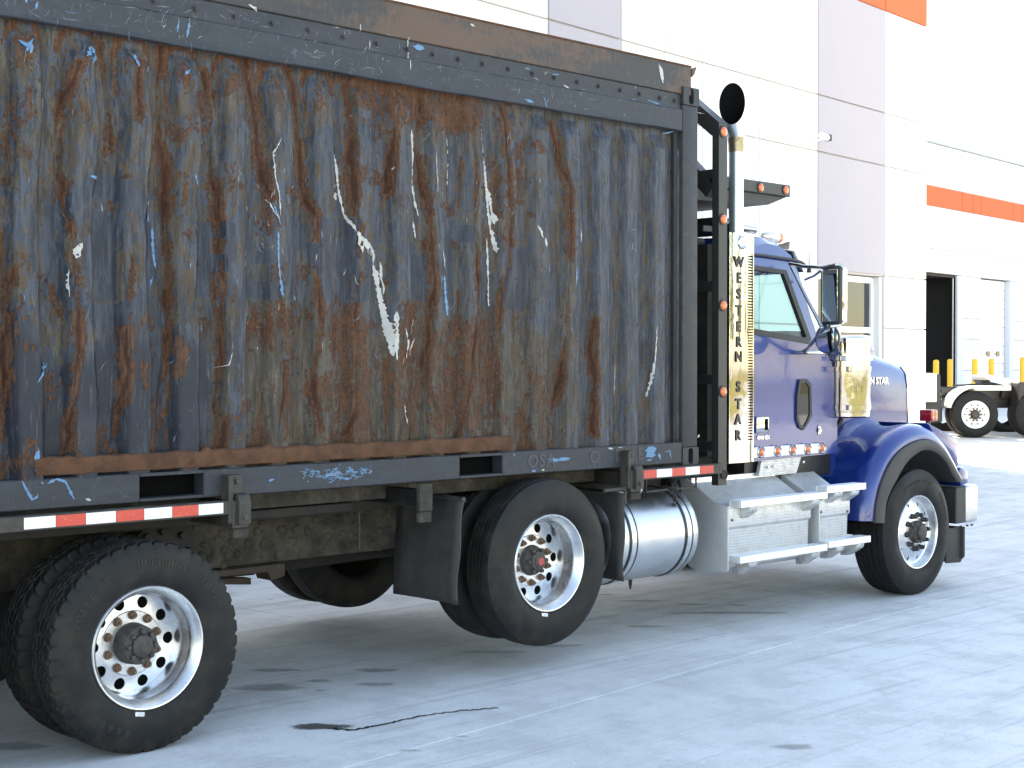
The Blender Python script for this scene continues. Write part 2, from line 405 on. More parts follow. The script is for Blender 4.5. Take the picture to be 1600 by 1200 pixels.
# ============================================================ GROUND
HF = Vector((math.sin(YAW), math.cos(YAW), 0))
def gz(x, y):      # the yard is flat round the truck and climbs gently to the docks
    s = x*HF.x+(y+CAM_D)*HF.y
    return .034*min(max(s-19., 0.), 13.)
BANG = R(5.23)                                    # the buildings stand a little askew to the truck
E1 = Vector((math.cos(BANG), math.sin(BANG), 0)); E2 = Vector((-math.sin(BANG), math.cos(BANG), 0))
SL = 4.6; G0 = Vector((2.1, -1.05, 0))
pave = bpy.data.objects.new('pavement', None); C.objects.link(pave); pave['kind'] = 'structure'
pave['label'] = 'pale concrete yard cut into large slabs'
bm = new_bm()
us = [-400, -200, -100, -60]+[SL*i for i in range(-6, 14)]+[90, 150, 400]
vsl = [-400, -200, -100, -60]+[SL*i for i in range(-6, 9)]+[60, 100, 200, 400]
rows = []
for v in vsl:
    row = []
    for u in us:
        p = G0+E1*u+E2*v; row.append((p.x, p.y, gz(p.x, p.y)-.010))
    rows.append(row)
add_grid(bm, rows)
base = obj('ground', bm, 'joint', None, 0); base['kind'] = 'structure'; base['label'] = 'concrete sub base showing in the slab joints'
for i in range(-6, 13):
    for j in range(-6, 8):
        bm = new_bm(); gap = .0035
        cs = [(i*SL+gap, j*SL+gap), ((i+1)*SL-gap, j*SL+gap), ((i+1)*SL-gap, (j+1)*SL-gap), (i*SL+gap, (j+1)*SL-gap)]
        c4 = [(i*SL, j*SL), ((i+1)*SL, j*SL), ((i+1)*SL, (j+1)*SL), (i*SL, (j+1)*SL)]
        top, inn = [], []
        for (u, v), (u4, v4) in zip(cs, c4):
            p = G0+E1*u+E2*v; q = G0+E1*u4+E2*v4; z = gz(q.x, q.y)
            top.append(bm.verts.new((p.x, p.y, z-.004))); inn.append((p, z))
        cen = sum((p for p, z in inn), Vector())/4
        ins = [bm.verts.new((p.x+(cen.x-p.x)*.002, p.y+(cen.y-p.y)*.002, z)) for p, z in inn]
        low = [bm.verts.new((v.co.x, v.co.y, v.co.z-.05)) for v in top]
        bm.faces.new(ins)
        for k in range(4):
            bm.faces.new((top[k], top[(k+1) % 4], ins[(k+1) % 4], ins[k])); bm.faces.new((low[k], low[(k+1) % 4], top[(k+1) % 4], top[k]))
        obj('concrete_slab', bm, 'concrete', pave, 0, recalc=False)
# verge with trees far behind the camera: it shows only as reflections
bm = new_bm(); rows = []
for i in range(0, 12):
    row = []
    for k in range(0, 60):
        x = -140+k*5; y = -39-i*5.0
        row.append((x, y, .012+min(i, 5)*.16*(i > 0)+random.uniform(-.08, .08)*(i > 0)))
    rows.append(row)
add_grid(bm, rows)
o = obj('grass_verge', bm, 'grass', None, 60); o['kind'] = 'structure'; o['label'] = 'dry grass bank across the yard'

def stain(name, pts, w, mat, parent, closed=False, z=.0035):
    """ribbon or blob lying on the concrete; `edge` fades it out at its rim"""
    me = bpy.data.meshes.new(name)
    vs_, fs, ed = [], [], []
    if closed:
        n = 28; c, rx, ry, ang = pts
        vs_.append((c.x, c.y, gz(c.x, c.y)+z)); ed.append(1.)
        for ring, e in ((.45, .85), (.75, .55), (1., 0.)):
            for k in range(n):
                a = 2*PI*k/n; wob = 1+.10*math.sin(3*a+rx*40)+.07*math.sin(5*a+ry*70)+.05*math.sin(9*a+rx*90)
                dx, dy = rx*ring*wob*math.cos(a), ry*ring*wob*math.sin(a)
                x = c.x+dx*math.cos(ang)-dy*math.sin(ang); y = c.y+dx*math.sin(ang)+dy*math.cos(ang)
                vs_.append((x, y, gz(x, y)+z)); ed.append(e)
        for k in range(n): fs.append((0, 1+k, 1+(k+1) % n))
        for q in range(2):
            for k in range(n):
                a, b = 1+q*n+k, 1+q*n+(k+1) % n; fs.append((a, a+n, b+n, b))
    else:
        n = len(pts)
        for i, p in enumerate(pts):
            t = (pts[min(i+1, n-1)]-pts[max(i-1, 0)]).normalized(); s = Vector((-t.y, t.x, 0))
            for k, e in ((-1, 0.), (-.5, 1.), (.5, 1.), (1, 0.)):
                q = p+s*(w[i]*k*(1+.25*math.sin(i*2.1+k))); vs_.append((q.x, q.y, gz(q.x, q.y)+z)); ed.append(e)
        for i in range(n-1):
            for k in range(3):
                a = i*4+k; fs.append((a, a+1, a+5, a+4))
    me.from_pydata(vs_, [], fs); at = me.attributes.new('edge', 'FLOAT', 'POINT'); at.data.foreach_set('value', ed)
    return obj(name, me, mat, parent, 0)
path = [(512, 1138), (528, 1140), (545, 1141), (560, 1140), (580, 1136), (600, 1133), (622, 1127), (650, 1121), (680, 1116), (705, 1113), (735, 1110), (760, 1108), (784, 1106)]
pp = []
for a, b in zip(path[:-1], path[1:]):
    for k in range(5): pp.append(G(a[0]+(b[0]-a[0])*k/5, a[1]+(b[1]-a[1])*k/5+random.uniform(-.8, .8)))
st = stain('oil_trail', pp, [(.010+.011*random.random()*(1-i/len(pp))) for i in range(len(pp))], 'wet', None)
tag(st, 'thin black wavy trail of spilled oil on the concrete', 'oil trail')
pc = stain('oil_puddle', (G(500, 1136), .20, .075, R(-43)), None, 'puddle', None, True, .0042)
tag(pc, 'small dark drying puddle at the start of the black oil trail', 'puddle')
for k, (px, py, rx, ry) in enumerate([(1140, 958, .55, .07), (1083, 945, .16, .05), (1150, 946, .12, .04), (420, 1075, .24, .12), (590, 1048, .17, .07), (497, 1065, .1, .05), (588, 1070, .14, .06), (430, 1048, .2, .06), (500, 1080, .05, .025), (1240, 1168, .13, .06), (640, 1174, .07, .03), (20, 1168, .22, .1), (720, 1152, .06, .02), (1000, 940, .25, .06), (930, 930, .22, .05), (860, 1010, .3, .06), (1010, 980, .2, .04), (770, 1020, .3, .05)]):
    stain('oil_stain', (G(px, py), rx, ry, R(-43)), None, 'stain', pave, True, .0035+k*.0002)

# ============================================================ BUILDINGS
def depth_pt(px, s): return Vector((CAM.x, CAM.y, 0))+HF*s+RT*((px-800)/FPX*s)
class Facade:
    def __init__(s, root, corner):
        s.c = corner; s.root = root
        root.location = (corner.x, corner.y, 0); root.rotation_euler = (0, 0, BANG); root['_local'] = 1
    def at(s, px, py):
        r = ray(px, py); k = (s.c-CAM).dot(E2)/r.dot(E2); p = CAM+r*k
        return (p-s.c).dot(E1), p.z
    def box(s, name, t0, t1, d0, d1, z0, z1, mat, bev=0., parent=None):
        bm = new_bm(); add_box(bm, t0, t1, d0, d1, z0, z1, bev)
        o = obj(name, bm, mat, None, 0); o.parent = parent or s.root; return o
mb = thing('warehouse', 'tall white warehouse with mauve panels and an orange top band behind the truck', 'building')
F1 = Facade(mb, depth_pt(1447, 26.0))
tx = lambda px: F1.at(px, 300)[0]
zs = [F1.at(1446, v)[1] for v in (515, 437, 273, 194, 41)]
print('main joints z', [round(z, 2) for z in zs], 'at 1188:', F1.at(1188, 215), F1.at(1188, 119), 'win', F1.at(1350, 428), F1.at(1350, 515))
cols = [(tx(1383), 0., 'w_white'), (tx(1278), tx(1383), 'w_purple')]
for a, b in ((1187, 1278), (1098, 1187), (1039, 1098), (971, 1039)): cols.append((tx(a), tx(b), 'w_white'))
cols.append((tx(857), tx(971), 'w_purple'))
t = tx(857)
for k in range(9): cols.append((t-2.9, t, 'w_purple' if k == 4 else 'w_white')); t -= 2.9
zlev = [0.0]+zs+[zs[-1]+1.5, 12.6]
TOPZ = 12.6
win_top = F1.at(1350, 429)[1]; g = .011
for ci, (a, b, mt) in enumerate(cols):
    for k in range(len(zlev)-1):
        z0, z1 = zlev[k], zlev[k+1]
        mat = 'w_orange' if k == len(zlev)-3 else mt
        if ci == 1:
            if z1 <= win_top+.05: continue
            z0 = max(z0, win_top)
        F1.box('wall_panel', a+g, b-g, 0, .16, z0+(g if k else -.3), z1-g, mat, .008)
F1.box('wall_core', t+.02, tx(1278), .035, 28, -.3, TOPZ-.05, 'w_joint')
F1.box('wall_core', tx(1383), -.02, .036, 28.01, -.3, TOPZ-.06, 'w_joint')
F1.box('wall_core', tx(1278), tx(1383), .037, 28.02, win_top, TOPZ-.07, 'w_joint')
F1.box('wall_core', tx(1278), tx(1383), 5., 28.03, -.3, win_top-.01, 'interior')
F1.box('parapet_cap', t, .03, -.03, .4, TOPZ, TOPZ+.08, 'trim')
# storefront window under the mauve panel
wl, wr = tx(1283), tx(1378.5); mz = F1.at(1350, 515)[1]; mt_ = tx(1325.5)
F1.box('window_pier', tx(1278)+.001, wl, .05, .30, -.2, win_top-.012, 'w_white')
F1.box('window_pier', wr, tx(1383)-.001, .05, .30, -.2, win_top-.012, 'w_white')
wf = F1.box('window', wl, wr, .16, .20, win_top-.12, win_top-.015, 'mullion', .006)
def wfr(name, *a): return F1.box(name, *a, 'mullion', .006, parent=wf)
fw_ = .09
wfr('mullion', wl, wl+fw_, .15, .24, .02, win_top-.125)
wfr('mullion', wr-fw_, wr, .15, .24, .02, win_top-.125)
wfr('mullion', mt_-fw_/2, mt_+fw_/2, .152, .24, .02, win_top-.125)
for z in (.02, mz-.05, 1.35):
    wfr('mullion', wl+fw_, mt_-fw_/2, .155, .23, z, z+.10); wfr('mullion', mt_+fw_/2, wr-fw_, .155, .23, z, z+.10)
for (a, b) in ((wl+fw_, mt_-fw_/2), (mt_+fw_/2, wr-fw_)):
    for z0, z1 in ((.12, 1.35), (1.45, mz-.05), (mz+.05, win_top-.125)):
        F1.box('pane', a-.01, b+.01, .19, .20, z0-.01, z1+.01, 'wglass', 0, parent=wf)
# security camera on the white wall
ct, cz = F1.at(1270, 217)
sc_ = thing('security_camera', 'small white and black security camera high on the white warehouse wall', 'camera')
sc_.location = F1.c+E1*ct+Vector((0, 0, cz)); sc_.rotation_euler = (0, 0, BANG); sc_['_local'] = 1
bm = new_bm(); add_box(bm, -.06, .06, -.03, 0, -.10, .06, .01); add_tube(bm, [(0, -.02, -.03), (0, -.10, -.03), (.03, -.16, 0)], .018, 8); o = obj('bracket', bm, 'white', sc_)
bm = new_bm(); add_tube(bm, [(-.10, -.20, .03), (.10, -.20, .01)], .05, 14); obj('housing', bm, 'white', sc_)
bm = new_bm(); add_box(bm, .10, .17, -.25, -.15, -.04, .06, .012); obj('lens_hood', bm, 'plastic', sc_)

rb = thing('dock_building', 'lower white dock building with an orange stripe beyond the warehouse corner', 'building')
F2 = Facade(rb, depth_pt(1447, 47.0))
t2 = lambda px: F2.at(px, 400)[0]
z_roof = F2.at(1447, 221)[1]; z_s1 = F2.at(1447, 288)[1]; z_s0 = F2.at(1447, 320)[1]; z_j = F2.at(1447, 387)[1]; z_d = F2.at(1447, 425)[1]
zb = [.2, F2.at(1512, 579)[1], F2.at(1512, 530)[1], F2.at(1512, 498)[1], z_d, z_j, z_s0, z_s1, z_roof]
print('right z', [round(z, 2) for z in zb])
dA0, dA1 = t2(1428), t2(1503.5); dB0, dB1 = t2(1533), t2(1583)
ed = [dA0-9, dA0-4, dA0, dA1, t2(1520), dB0, dB1, t2(1596)]
q = ed[-1]
for k in range(5): ed += [q+3.4, q+4.6, q+5.8]; q += 5.8
for i in range(len(ed)-1):
    a, b = ed[i], ed[i+1]; isdoor = abs(a-dA0) < .01 or abs(a-dB0) < .01
    for k in range(len(zb)-1):
        if isdoor and k < 4: continue
        F2.box('wall_panel', a+.014, b-.014, 0, .16, zb[k]+(.012 if k else -.5), zb[k+1]-.012, 'w_orange' if k == 6 else 'w_white', .008)
F2.box('wall_core', ed[0], ed[-1], .035, 20, z_d+.01, z_roof-.05, 'w_joint')
F2.box('wall_core', ed[0], dA0-.01, .036, 19.9, -.4, z_d+.02, 'w_joint')
F2.box('wall_core', dA1+.01, dB0-.01, .036, 7., -.4, z_d+.02, 'w_joint')
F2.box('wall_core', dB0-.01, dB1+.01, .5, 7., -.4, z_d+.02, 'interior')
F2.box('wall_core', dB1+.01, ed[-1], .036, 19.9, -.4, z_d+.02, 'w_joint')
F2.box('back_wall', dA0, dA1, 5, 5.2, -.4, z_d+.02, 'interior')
F2.box('side_lining', dA0, dA0+.03, .13, 4.99, -.4, z_d, 'interior'); F2.box('side_lining', dA1-.09, dA1-.001, .052, 4.99, -.4, z_d, 'interior')  # dark linings added so the open doorway reads as shaded
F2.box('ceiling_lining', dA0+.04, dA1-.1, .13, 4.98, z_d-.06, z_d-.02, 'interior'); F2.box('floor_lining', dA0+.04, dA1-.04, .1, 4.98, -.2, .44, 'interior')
F2.box('roof_trim', ed[0], ed[-1], -.08, .3, z_roof, z_roof+.22, 'trim', .02)
# open dock door: jambs, track, lintel
F2.box('door_jamb', t2(1495), dA1, -.04, .05, -.3, z_d-.01, 'green_seal', .01)
F2.box('door_track', t2(1491.2), t2(1492.4), .051, .08, -.3, z_d-.1, 'alu')
F2.box('lintel', dA0, t2(1495), .06, .12, z_d-.09, z_d-.012, 'oldsteel')
# closed sectional dock door
F2.box('door_jamb', t2(1577.5), dB1-.01, -.03, .3, -.3, z_d-.01, 'green_seal', .01)
dr = F2.box('dock_door', dB0+.02, t2(1577), .22, .26, .1, z_d-.02, 'door_w')
nsec = 14; zz0 = .3
for k in range(nsec):
    h = (z_d-.03-zz0)/nsec
    F2.box('door_panel', dB0+.03, t2(1576.7), .18-(k % 2)*.012, .22, zz0+k*h+.012, zz0+(k+1)*h-.008, 'door_w', .012, parent=dr)
for px in (1537, 1551.5, 1566.5):
    a, b, zc = t2(px-2.3), t2(px+2.8), F2.at(px, 553)[1]
    F2.box('door_window', a, b, .15, .17, zc-.09, zc+.09, 'wglass', .01, parent=dr)
for px, py in ((1523, 425), (1594, 478)):
    lt, lz = F2.at(px, py)
    lm = thing('wall_light', 'small white wall light beside the closed dock door' if px < 1550 else 'small white wall light lower down at the right end of the dock wall', 'light')
    lm.location = F2.c+E1*lt+Vector((0, 0, lz)); lm.rotation_euler = (0, 0, BANG); lm['_local'] = 1
    bm = new_bm(); add_box(bm, -.08, .08, -.05, 0, -.1, .1, .01); obj('backplate', bm, 'white', lm)
    bm = new_bm(); add_tube(bm, [(0, -.04, 0), (.1, -.2, .02)], .02, 8); add_lathe(bm, [(.001, -.08), (.09, -.06), (.11, .02), (.06, .06)], (.16, -.25, 0), 'Z', 14); obj('lamp_head', bm, 'white', lm)
blab = ['leftmost yellow bollard, in front of the open dock doorway', 'second yellow bollard from the left, by the open doorway edge', 'middle yellow bollard, against the white wall between the doors', 'yellow bollard in front of the closed dock door', 'rightmost yellow bollard, cut by the photo edge']
for k, (px, ty, s) in enumerate([(1462.5, 562, 41.5), (1484.5, 561, 43.), (1523, 560.5, 41.5), (1549, 560, 42.), (1598, 558, 42.)]):
    p = depth_pt(px, s); zg = gz(p.x, p.y)-.02; ztop = (CAM+ray(px, ty)*(s)).z
    b = thing('bollard', blab[k], 'bollard', (p.x, p.y, zg), 'yellow bollards along the docks'); b['_local'] = 1
    h = ztop-zg
    bm = new_bm(); add_lathe(bm, [(.082, 0), (.082, h-.07), (.075, h-.03), (.05, h-.008), (.001, h)], (0, 0, 0), 'Z', 20); obj('sleeve', bm, 'yellow', b, 50)
    bm = new_bm(); add_lathe(bm, [(.17, -.02), (.17, .03), (.09, .035)], (0, 0, 0), 'Z', 20); obj('base_ring', bm, 'trim', b)

# ---------------------------------------------------------------- trees across the yard (seen only in reflections)
def make_tree(seed, bare):
    r = random.Random(seed); t = thing('tree', '', 'tree'); t['_local'] = 1
    bm = new_bm(); H = 11 if bare else 13
    add_tube(bm, [(0, 0, -.2), (.1, 0, H*.3), (-.1, .1, H*.6), (0, 0, H*.92)], [.22, .17, .11, .03], 7)
    lf = new_bm()
    for k in range(46):
        z = H*(.25+.68*r.random()); a = r.random()*2*PI; L = (H*.34)*(1.05-z/H)*(1.2 if bare else .9)+.6
        e = Vector((math.cos(a)*L, math.sin(a)*L, z+L*(.55 if bare else -.05))); m_ = Vector((e.x*.5, e.y*.5, z+L*.2))
        add_tube(bm, [(0, 0, z), m_, e], [.06, .04, .012], 5)
        for q in range(26):
            f = .3+.75*r.random(); c = Vector((e.x*f, e.y*f, z+(e.z-z)*f))+Vector((r.gauss(0, .3), r.gauss(0, .3), r.gauss(0, .25)))
            if bare:
                d = Vector((r.gauss(0, 1), r.gauss(0, 1), r.gauss(.4, .7))).normalized()*r.uniform(.4, .9); s = Vector((r.gauss(0, 1), r.gauss(0, 1), r.gauss(0, 1))).normalized()*.006
                lf.faces.new([lf.verts.new(v) for v in (c-s, c+s, c+d)])
            else:
                for w_ in range(2):
                    d = Vector((r.gauss(0, 1), r.gauss(0, 1), r.gauss(0, .5))).normalized()*.34; s = d.cross(Vector((r.random(), r.random(), 1))).normalized()*.12
                    lf.faces.new([lf.verts.new(v) for v in (c-d-s, c+d, c-d+s)])
    obj('trunk', bm, 'bark', t, 60); obj('crown', lf, 'twig' if bare else 'leaf', t, 0, recalc=False)
    return t
ta = make_tree(1, True); tb = make_tree(2, False)
tl = ('bare leafless tree across the yard, mirrored in the warehouse window', 'green pine tree across the yard, mirrored in the truck chrome')
first = {0: True, 1: True}
for k in range(40):
    kind = 0 if k % 3 else 1; src = (ta, tb)[kind]
    loc = (-60+k*5.2+random.uniform(-2, 2), -50-random.uniform(0, 22), .6)
    if first[kind]: o = src; o.location = loc; first[kind] = False
    else: o = copy_tree(src, None, loc, random.uniform(0, 6))
    tag(o, tl[kind], 'tree', ('bare trees across the yard', 'pine trees across the yard')[kind])

# ============================================================ WHEELS
def tyre_bm(Rt, Wd, style, bead=.298):
    prof = [(bead, .035), (bead+.012, .020), (bead+.035, .010), (bead+.06, .003), (bead+.10, .0), (Rt-.085, .004), (Rt-.055, .012), (Rt-.035, .020)]
    sh0 = [(Rt-.020, .027), (Rt-.008, .034)]
    m = 44; tr = []
    for i in range(m+1):
        y = .042+(Wd-.084)*i/m; c = (i/m-.5)*2
        tr.append((Rt-.008*c*c*c*c, y))
    full = prof+sh0+tr+[(r, Wd-y) for r, y in (prof+sh0)[::-1]]
    n = 360; nt0 = len(prof)+len(sh0)
    nblk = 42
    rows = []
    for k in range(n):
        a = 2*PI*k/n; row = []
        for i, (r, y) in enumerate(full):
            d = 0.
            j = i-nt0
            if 0 <= j <= m:
                if style == 'lug':
                    col = int(j/m*4.999); edge = abs(j/m*5-round(j/m*5))
                    if 0 < j < m and edge < .10 and 0 < round(j/m*5) < 5: d = .014
                    ph = (k/n*nblk+(.5 if col % 2 else 0)+.28*math.sin(j/m*9)) % 1.
                    if ph < .22: d = max(d, .013 if col in (0, 4) else .010)
                elif style == 'steer':
                    for gpos in (.2, .4, .6, .8):
                        if abs(j/m-gpos-.006*math.sin(a*110)) < .022: d = .012
                    ph = (k/n*60+(.3 if int(j/m*5) % 2 else 0)) % 1.
                    if ph < .08: d = max(d, .005)
                else:
                    for gpos in (.13, .32, .5, .68, .87):
                        if abs(j/m-gpos) < .020: d = .013
            elif style == 'lug' and (i in (len(prof), len(prof)+1, len(prof)-1) or i in (nt0+m+1, nt0+m+2)):
                if (k/n*nblk) % 1. < .22: d = .012 if i != len(prof)-1 else .006
            rr = r-d
            row.append((rr*math.cos(a), y, rr*math.sin(a)))
        rows.append(row)
    bm = new_bm(); rows.append(rows[0])
    vr = [[bm.verts.new(p) for p in row] for row in rows[:-1]]
    for k in range(n):
        A, B = vr[k], vr[(k+1) % n]
        for i in range(len(full)-1): bm.faces.new((A[i], A[i+1], B[i+1], B[i]))
    return bm
def disc_with_holes(bm, r0, r1, y, rc, rho, nh, ydepth=.02, slope=0., ov=1., off=0.):
    half = PI/nh
    def yy(r): return y+slope*(r-r0)
    for h in range(nh):
        a0 = 2*half*h+off
        hw = rc*half
        phis = sorted(set([2*PI*k/24 for k in range(24)]+[math.atan2(b, a) % (2*PI) for a in (hw, -hw) for b in (r1-rc, r0-rc)]))
        inner, outer, back = [], [], []
        for ph in phis:
            cx, cy = math.cos(ph), math.sin(ph)
            ts = []
            if abs(cx) > 1e-6: ts.append(hw/abs(cx))
            if cy > 1e-6: ts.append((r1-rc)/cy)
            if cy < -1e-6: ts.append((r0-rc)/cy)
            t_ = min(ts)
            def pt(u, v, dy=0.):
                th = a0+u/rc; r = rc+v; return (r*math.cos(th), yy(r)+dy, r*math.sin(th))
            outer.append(bm.verts.new(pt(cx*t_, cy*t_))); inner.append(bm.verts.new(pt(cx*rho, cy*rho*ov))); back.append(bm.verts.new(pt(cx*rho, cy*rho*ov, ydepth)))
        L = len(phis)
        for k in range(L):
            q = (k+1) % L
            bm.faces.new((outer[k], outer[q], inner[q], inner[k])); bm.faces.new((inner[k], inner[q], back[q], back[k]))
def make_wheel(parent, loc, kind, label):
    w = bpy.data.objects.new('wheel', None); C.objects.link(w); w.parent = parent; w.location = Vector(loc)-parent.location; w['_local'] = 1; w['label'] = label
    front = kind == 'steer'
    Rt = .528; Wd = .345 if front else .262
    me_t = tyre_bm(Rt, Wd, kind)
    ty = obj('tyre', me_t, 'tyre_c' if front else 'tyre', w, 40)
    bm = new_bm()
    lip = [(.299, .042), (.3075, .030), (.3085, .020), (.304, .014), (.297, .015), (.292, .022)]
    if front:
        add_lathe(bm, lip+[(.288, .034), (.283, .060), (.272, .078), (.262, .082)], n=72)
        disc_with_holes(bm, .165, .262, .048, .232, .0115, 10, .02, .35, 1.5)
        add_lathe(bm, [(.165, .048), (.10, .040), (.06, .040)], n=72)
    else:
        add_lathe(bm, lip+[(.284, .030), (.276, .050), (.266, .062), (.262, .080), (.259, .118), (.253, .130), (.249, .150), (.247, .180), (.243, .203)], n=72)
        disc_with_holes(bm, .165, .243, .195, .208, .0295, 10, .010, .10)
        add_lathe(bm, [(.165, .195), (.160, .190), (.145, .190), (.08, .190)], n=72)
    obj('rim', bm, 'alu', w, 30)
    bm = new_bm(); add_lathe(bm, [(.255, .115), (.05, .115)] if front else [(.246, .215), (.05, .209)], n=36); obj('shade_disc', bm, 'dark', w, 0)  # near-black disc painted in for the shade behind the wheel holes
    bm = new_bm()
    if front:
        add_lathe(bm, [(.095, .045), (.095, .02), (.088, .005), (.075, -.004), (.066, -.006), (.064, -.026), (.05, -.034), (.001, -.035)], n=40)
        for k in range(8):
            a = 2*PI*k/8; add_hex(bm, (.080*math.cos(a), 0., .080*math.sin(a)), .011, .012)
        obj('hub', bm, 'lug', w, 40)
        for k in range(10):
            a = 2*PI*k/10+.1; b2 = new_bm(); c_ = (.143*math.cos(a), .046, .143*math.sin(a))
            add_lathe(b2, [(.024, .0), (.024, -.008), (.019, -.012), (.0175, -.040), (.013, -.052), (.001, -.054)], c_, 'Y', 12); obj('lug_nut', b2, 'nutcap', w, 50)
    else:
        add_lathe(bm, [(.105, .195), (.102, .16), (.098, .115), (.092, .108), (.092, .098), (.058, .092), (.056, .076), (.048, .070), (.001, .069)] if kind == 'lug' else [(.100, .195), (.092, .165), (.076, .150), (.064, .140), (.060, .118), (.052, .112), (.04, .110)], n=40)
        for k in range(8 if kind == 'lug' else 6):
            a = 2*PI*k/(8 if kind == 'lug' else 6); q = .073 if kind == 'lug' else .075
            add_hex(bm, (q*math.cos(a), .10 if kind == 'lug' else .145, q*math.sin(a)), .014, .026)
        obj('hub', bm, 'lug', w, 40)
        if kind == 'rib':
            b2 = new_bm(); add_lathe(b2, [(.046, .113), (.044, .104), (.036, .101), (.001, .100)], n=28); obj('hub_cap', b2, 'lug', w, 50)
            b2 = new_bm(); add_lathe(b2, [(.026, .104), (.025, .097), (.001, .096)], n=20); obj('oil_plug', b2, 'cap', w, 50)
        for k in range(10):
            a = 2*PI*k/10+.3; b2 = new_bm(); c_ = (.142*math.cos(a), .190, .142*math.sin(a))
            add_lathe(b2, [(.0235, .0), (.0235, -.006), (.017, -.008), (.0165, -.026), (.008, -.027), (.0075, -.042), (.001, -.043)], c_, 'Y', 10); obj('lug_nut', b2, 'lug_rust', w, 50)
        # inner tyre of the pair
        b2 = new_bm()
        me2 = bpy.data.objects.new('inner_tyre', ty.data); C.objects.link(me2); me2.parent = w; me2.location = (0, .335, 0)
        add_lathe(b2, [(.297, .03), (.297, .56)], n=40); obj('barrel', b2, 'lug', w, 40)
    # balance weight on the lip and the maker's name moulded on the sidewall
    a = R(-100 if not front else -60); b2 = new_bm()
    add_box(b2, -.025, .025, -.004, .012, -.011, .011, .003); bmesh.ops.transform(b2, matrix=Matrix.Translation((.325*math.cos(a), .008, .325*math.sin(a))) @ Matrix.Rotation(-(a+PI/2), 4, 'Y'), verts=b2.verts)
    if not front: obj('balance_weight', b2, 'clear', w)
    else: b2.free()
    return w
def side_text(w, s, r, a_mid, size, ydist=.0025):
    """raised letters round the sidewall"""
    bm = new_bm(); step = size*.98/r
    for k, ch in enumerate(s):
        if ch == ' ': continue
        me = text_mesh(ch, size, .0022, .0012); b2 = new_bm(); b2.from_mesh(me); bpy.data.meshes.remove(me)
        a = a_mid-(k-(len(s)-1)/2)*step
        base_ = Matrix(((1, 0, 0, 0), (0, 0, -1, 0), (0, 1, 0, 0), (0, 0, 0, 1)))    # letters lie in XZ, facing -Y
        merge(bm, b2, Matrix.Translation((r*math.cos(a), ydist, r*math.sin(a))) @ Matrix.Rotation(-(a-PI/2), 4, 'Y') @ base_)
    obj('sidewall_lettering', bm, M['tyre_text'], w, 0)
M['tyre_text'] = grimy('lettering_rubber', (.014, .013, .012), (.042, .034, .025), .7, 0, 9, .45, .62)

truck = thing('truck', 'dark blue heavy truck with chrome stack, carrying the rusted shipping container', 'truck', (6.4, 1.3, 0))
ZR = .522
w1 = make_wheel(truck, (3.632, 0, ZR), 'lug', 'chunky treaded rear dual wheel')
w2 = make_wheel(truck, (6.441, 0, .678), 'rib', 'smooth ribbed dual wheel of the lifted middle axle')
w3 = make_wheel(truck, (10.784, .0, ZR+.003), 'steer', 'wide front steering wheel')
side_text(w1, 'MUSLIZ', .425, R(140), .05); side_text(w1, '8660', .42, R(-118), .05)
def side_ticks(w, r, a0, a1, n, seed):     # worn moulding that can no longer be read
    q = random.Random(seed); bm = new_bm()
    for k in range(n):
        a = a0+(a1-a0)*(k+.5)/n; wd = q.uniform(.006, .016); ht = q.choice([.034, .034, .020, .03])
        b2 = new_bm(); add_box(b2, -wd/2, wd/2, -.0025, .006, -ht/2, ht/2, .001)
        merge(bm, b2, Matrix.Translation((r*math.cos(a), .002, r*math.sin(a))) @ Matrix.Rotation(-(a-PI/2)+q.uniform(-.2, .2), 4, 'Y'))
    obj('sidewall_moulding', bm, M['tyre_text'], w, 0)
side_ticks(w1, .425, R(100), R(62), 15, 3); side_ticks(w1, .43, R(50), R(22), 12, 4)
side_ticks(w3, .422, R(125), R(65), 22, 5); side_ticks(w3, .422, R(-75), R(-40), 12, 6); side_ticks(w3, .43, R(45), R(10), 12, 7)
off = truck.location
copy_tree(w1, truck, Vector((2.27, 0, ZR))-off, 0)['label'] = 'rearmost dual wheel'
copy_tree(w1, truck, Vector((2.27, 2.58, ZR))-off, PI)['label'] = 'rearmost dual wheel on the far side'
copy_tree(w1, truck, Vector((3.632, 2.58, ZR))-off, PI)['label'] = 'rear dual wheel on the far side'
copy_tree(w2, truck, Vector((6.441, 2.58, .678))-off, PI)['label'] = 'lifted middle wheel on the far side'
copy_tree(w3, truck, Vector((10.784, 2.58, ZR+.003))-off, PI)['label'] = 'front wheel on the far side'

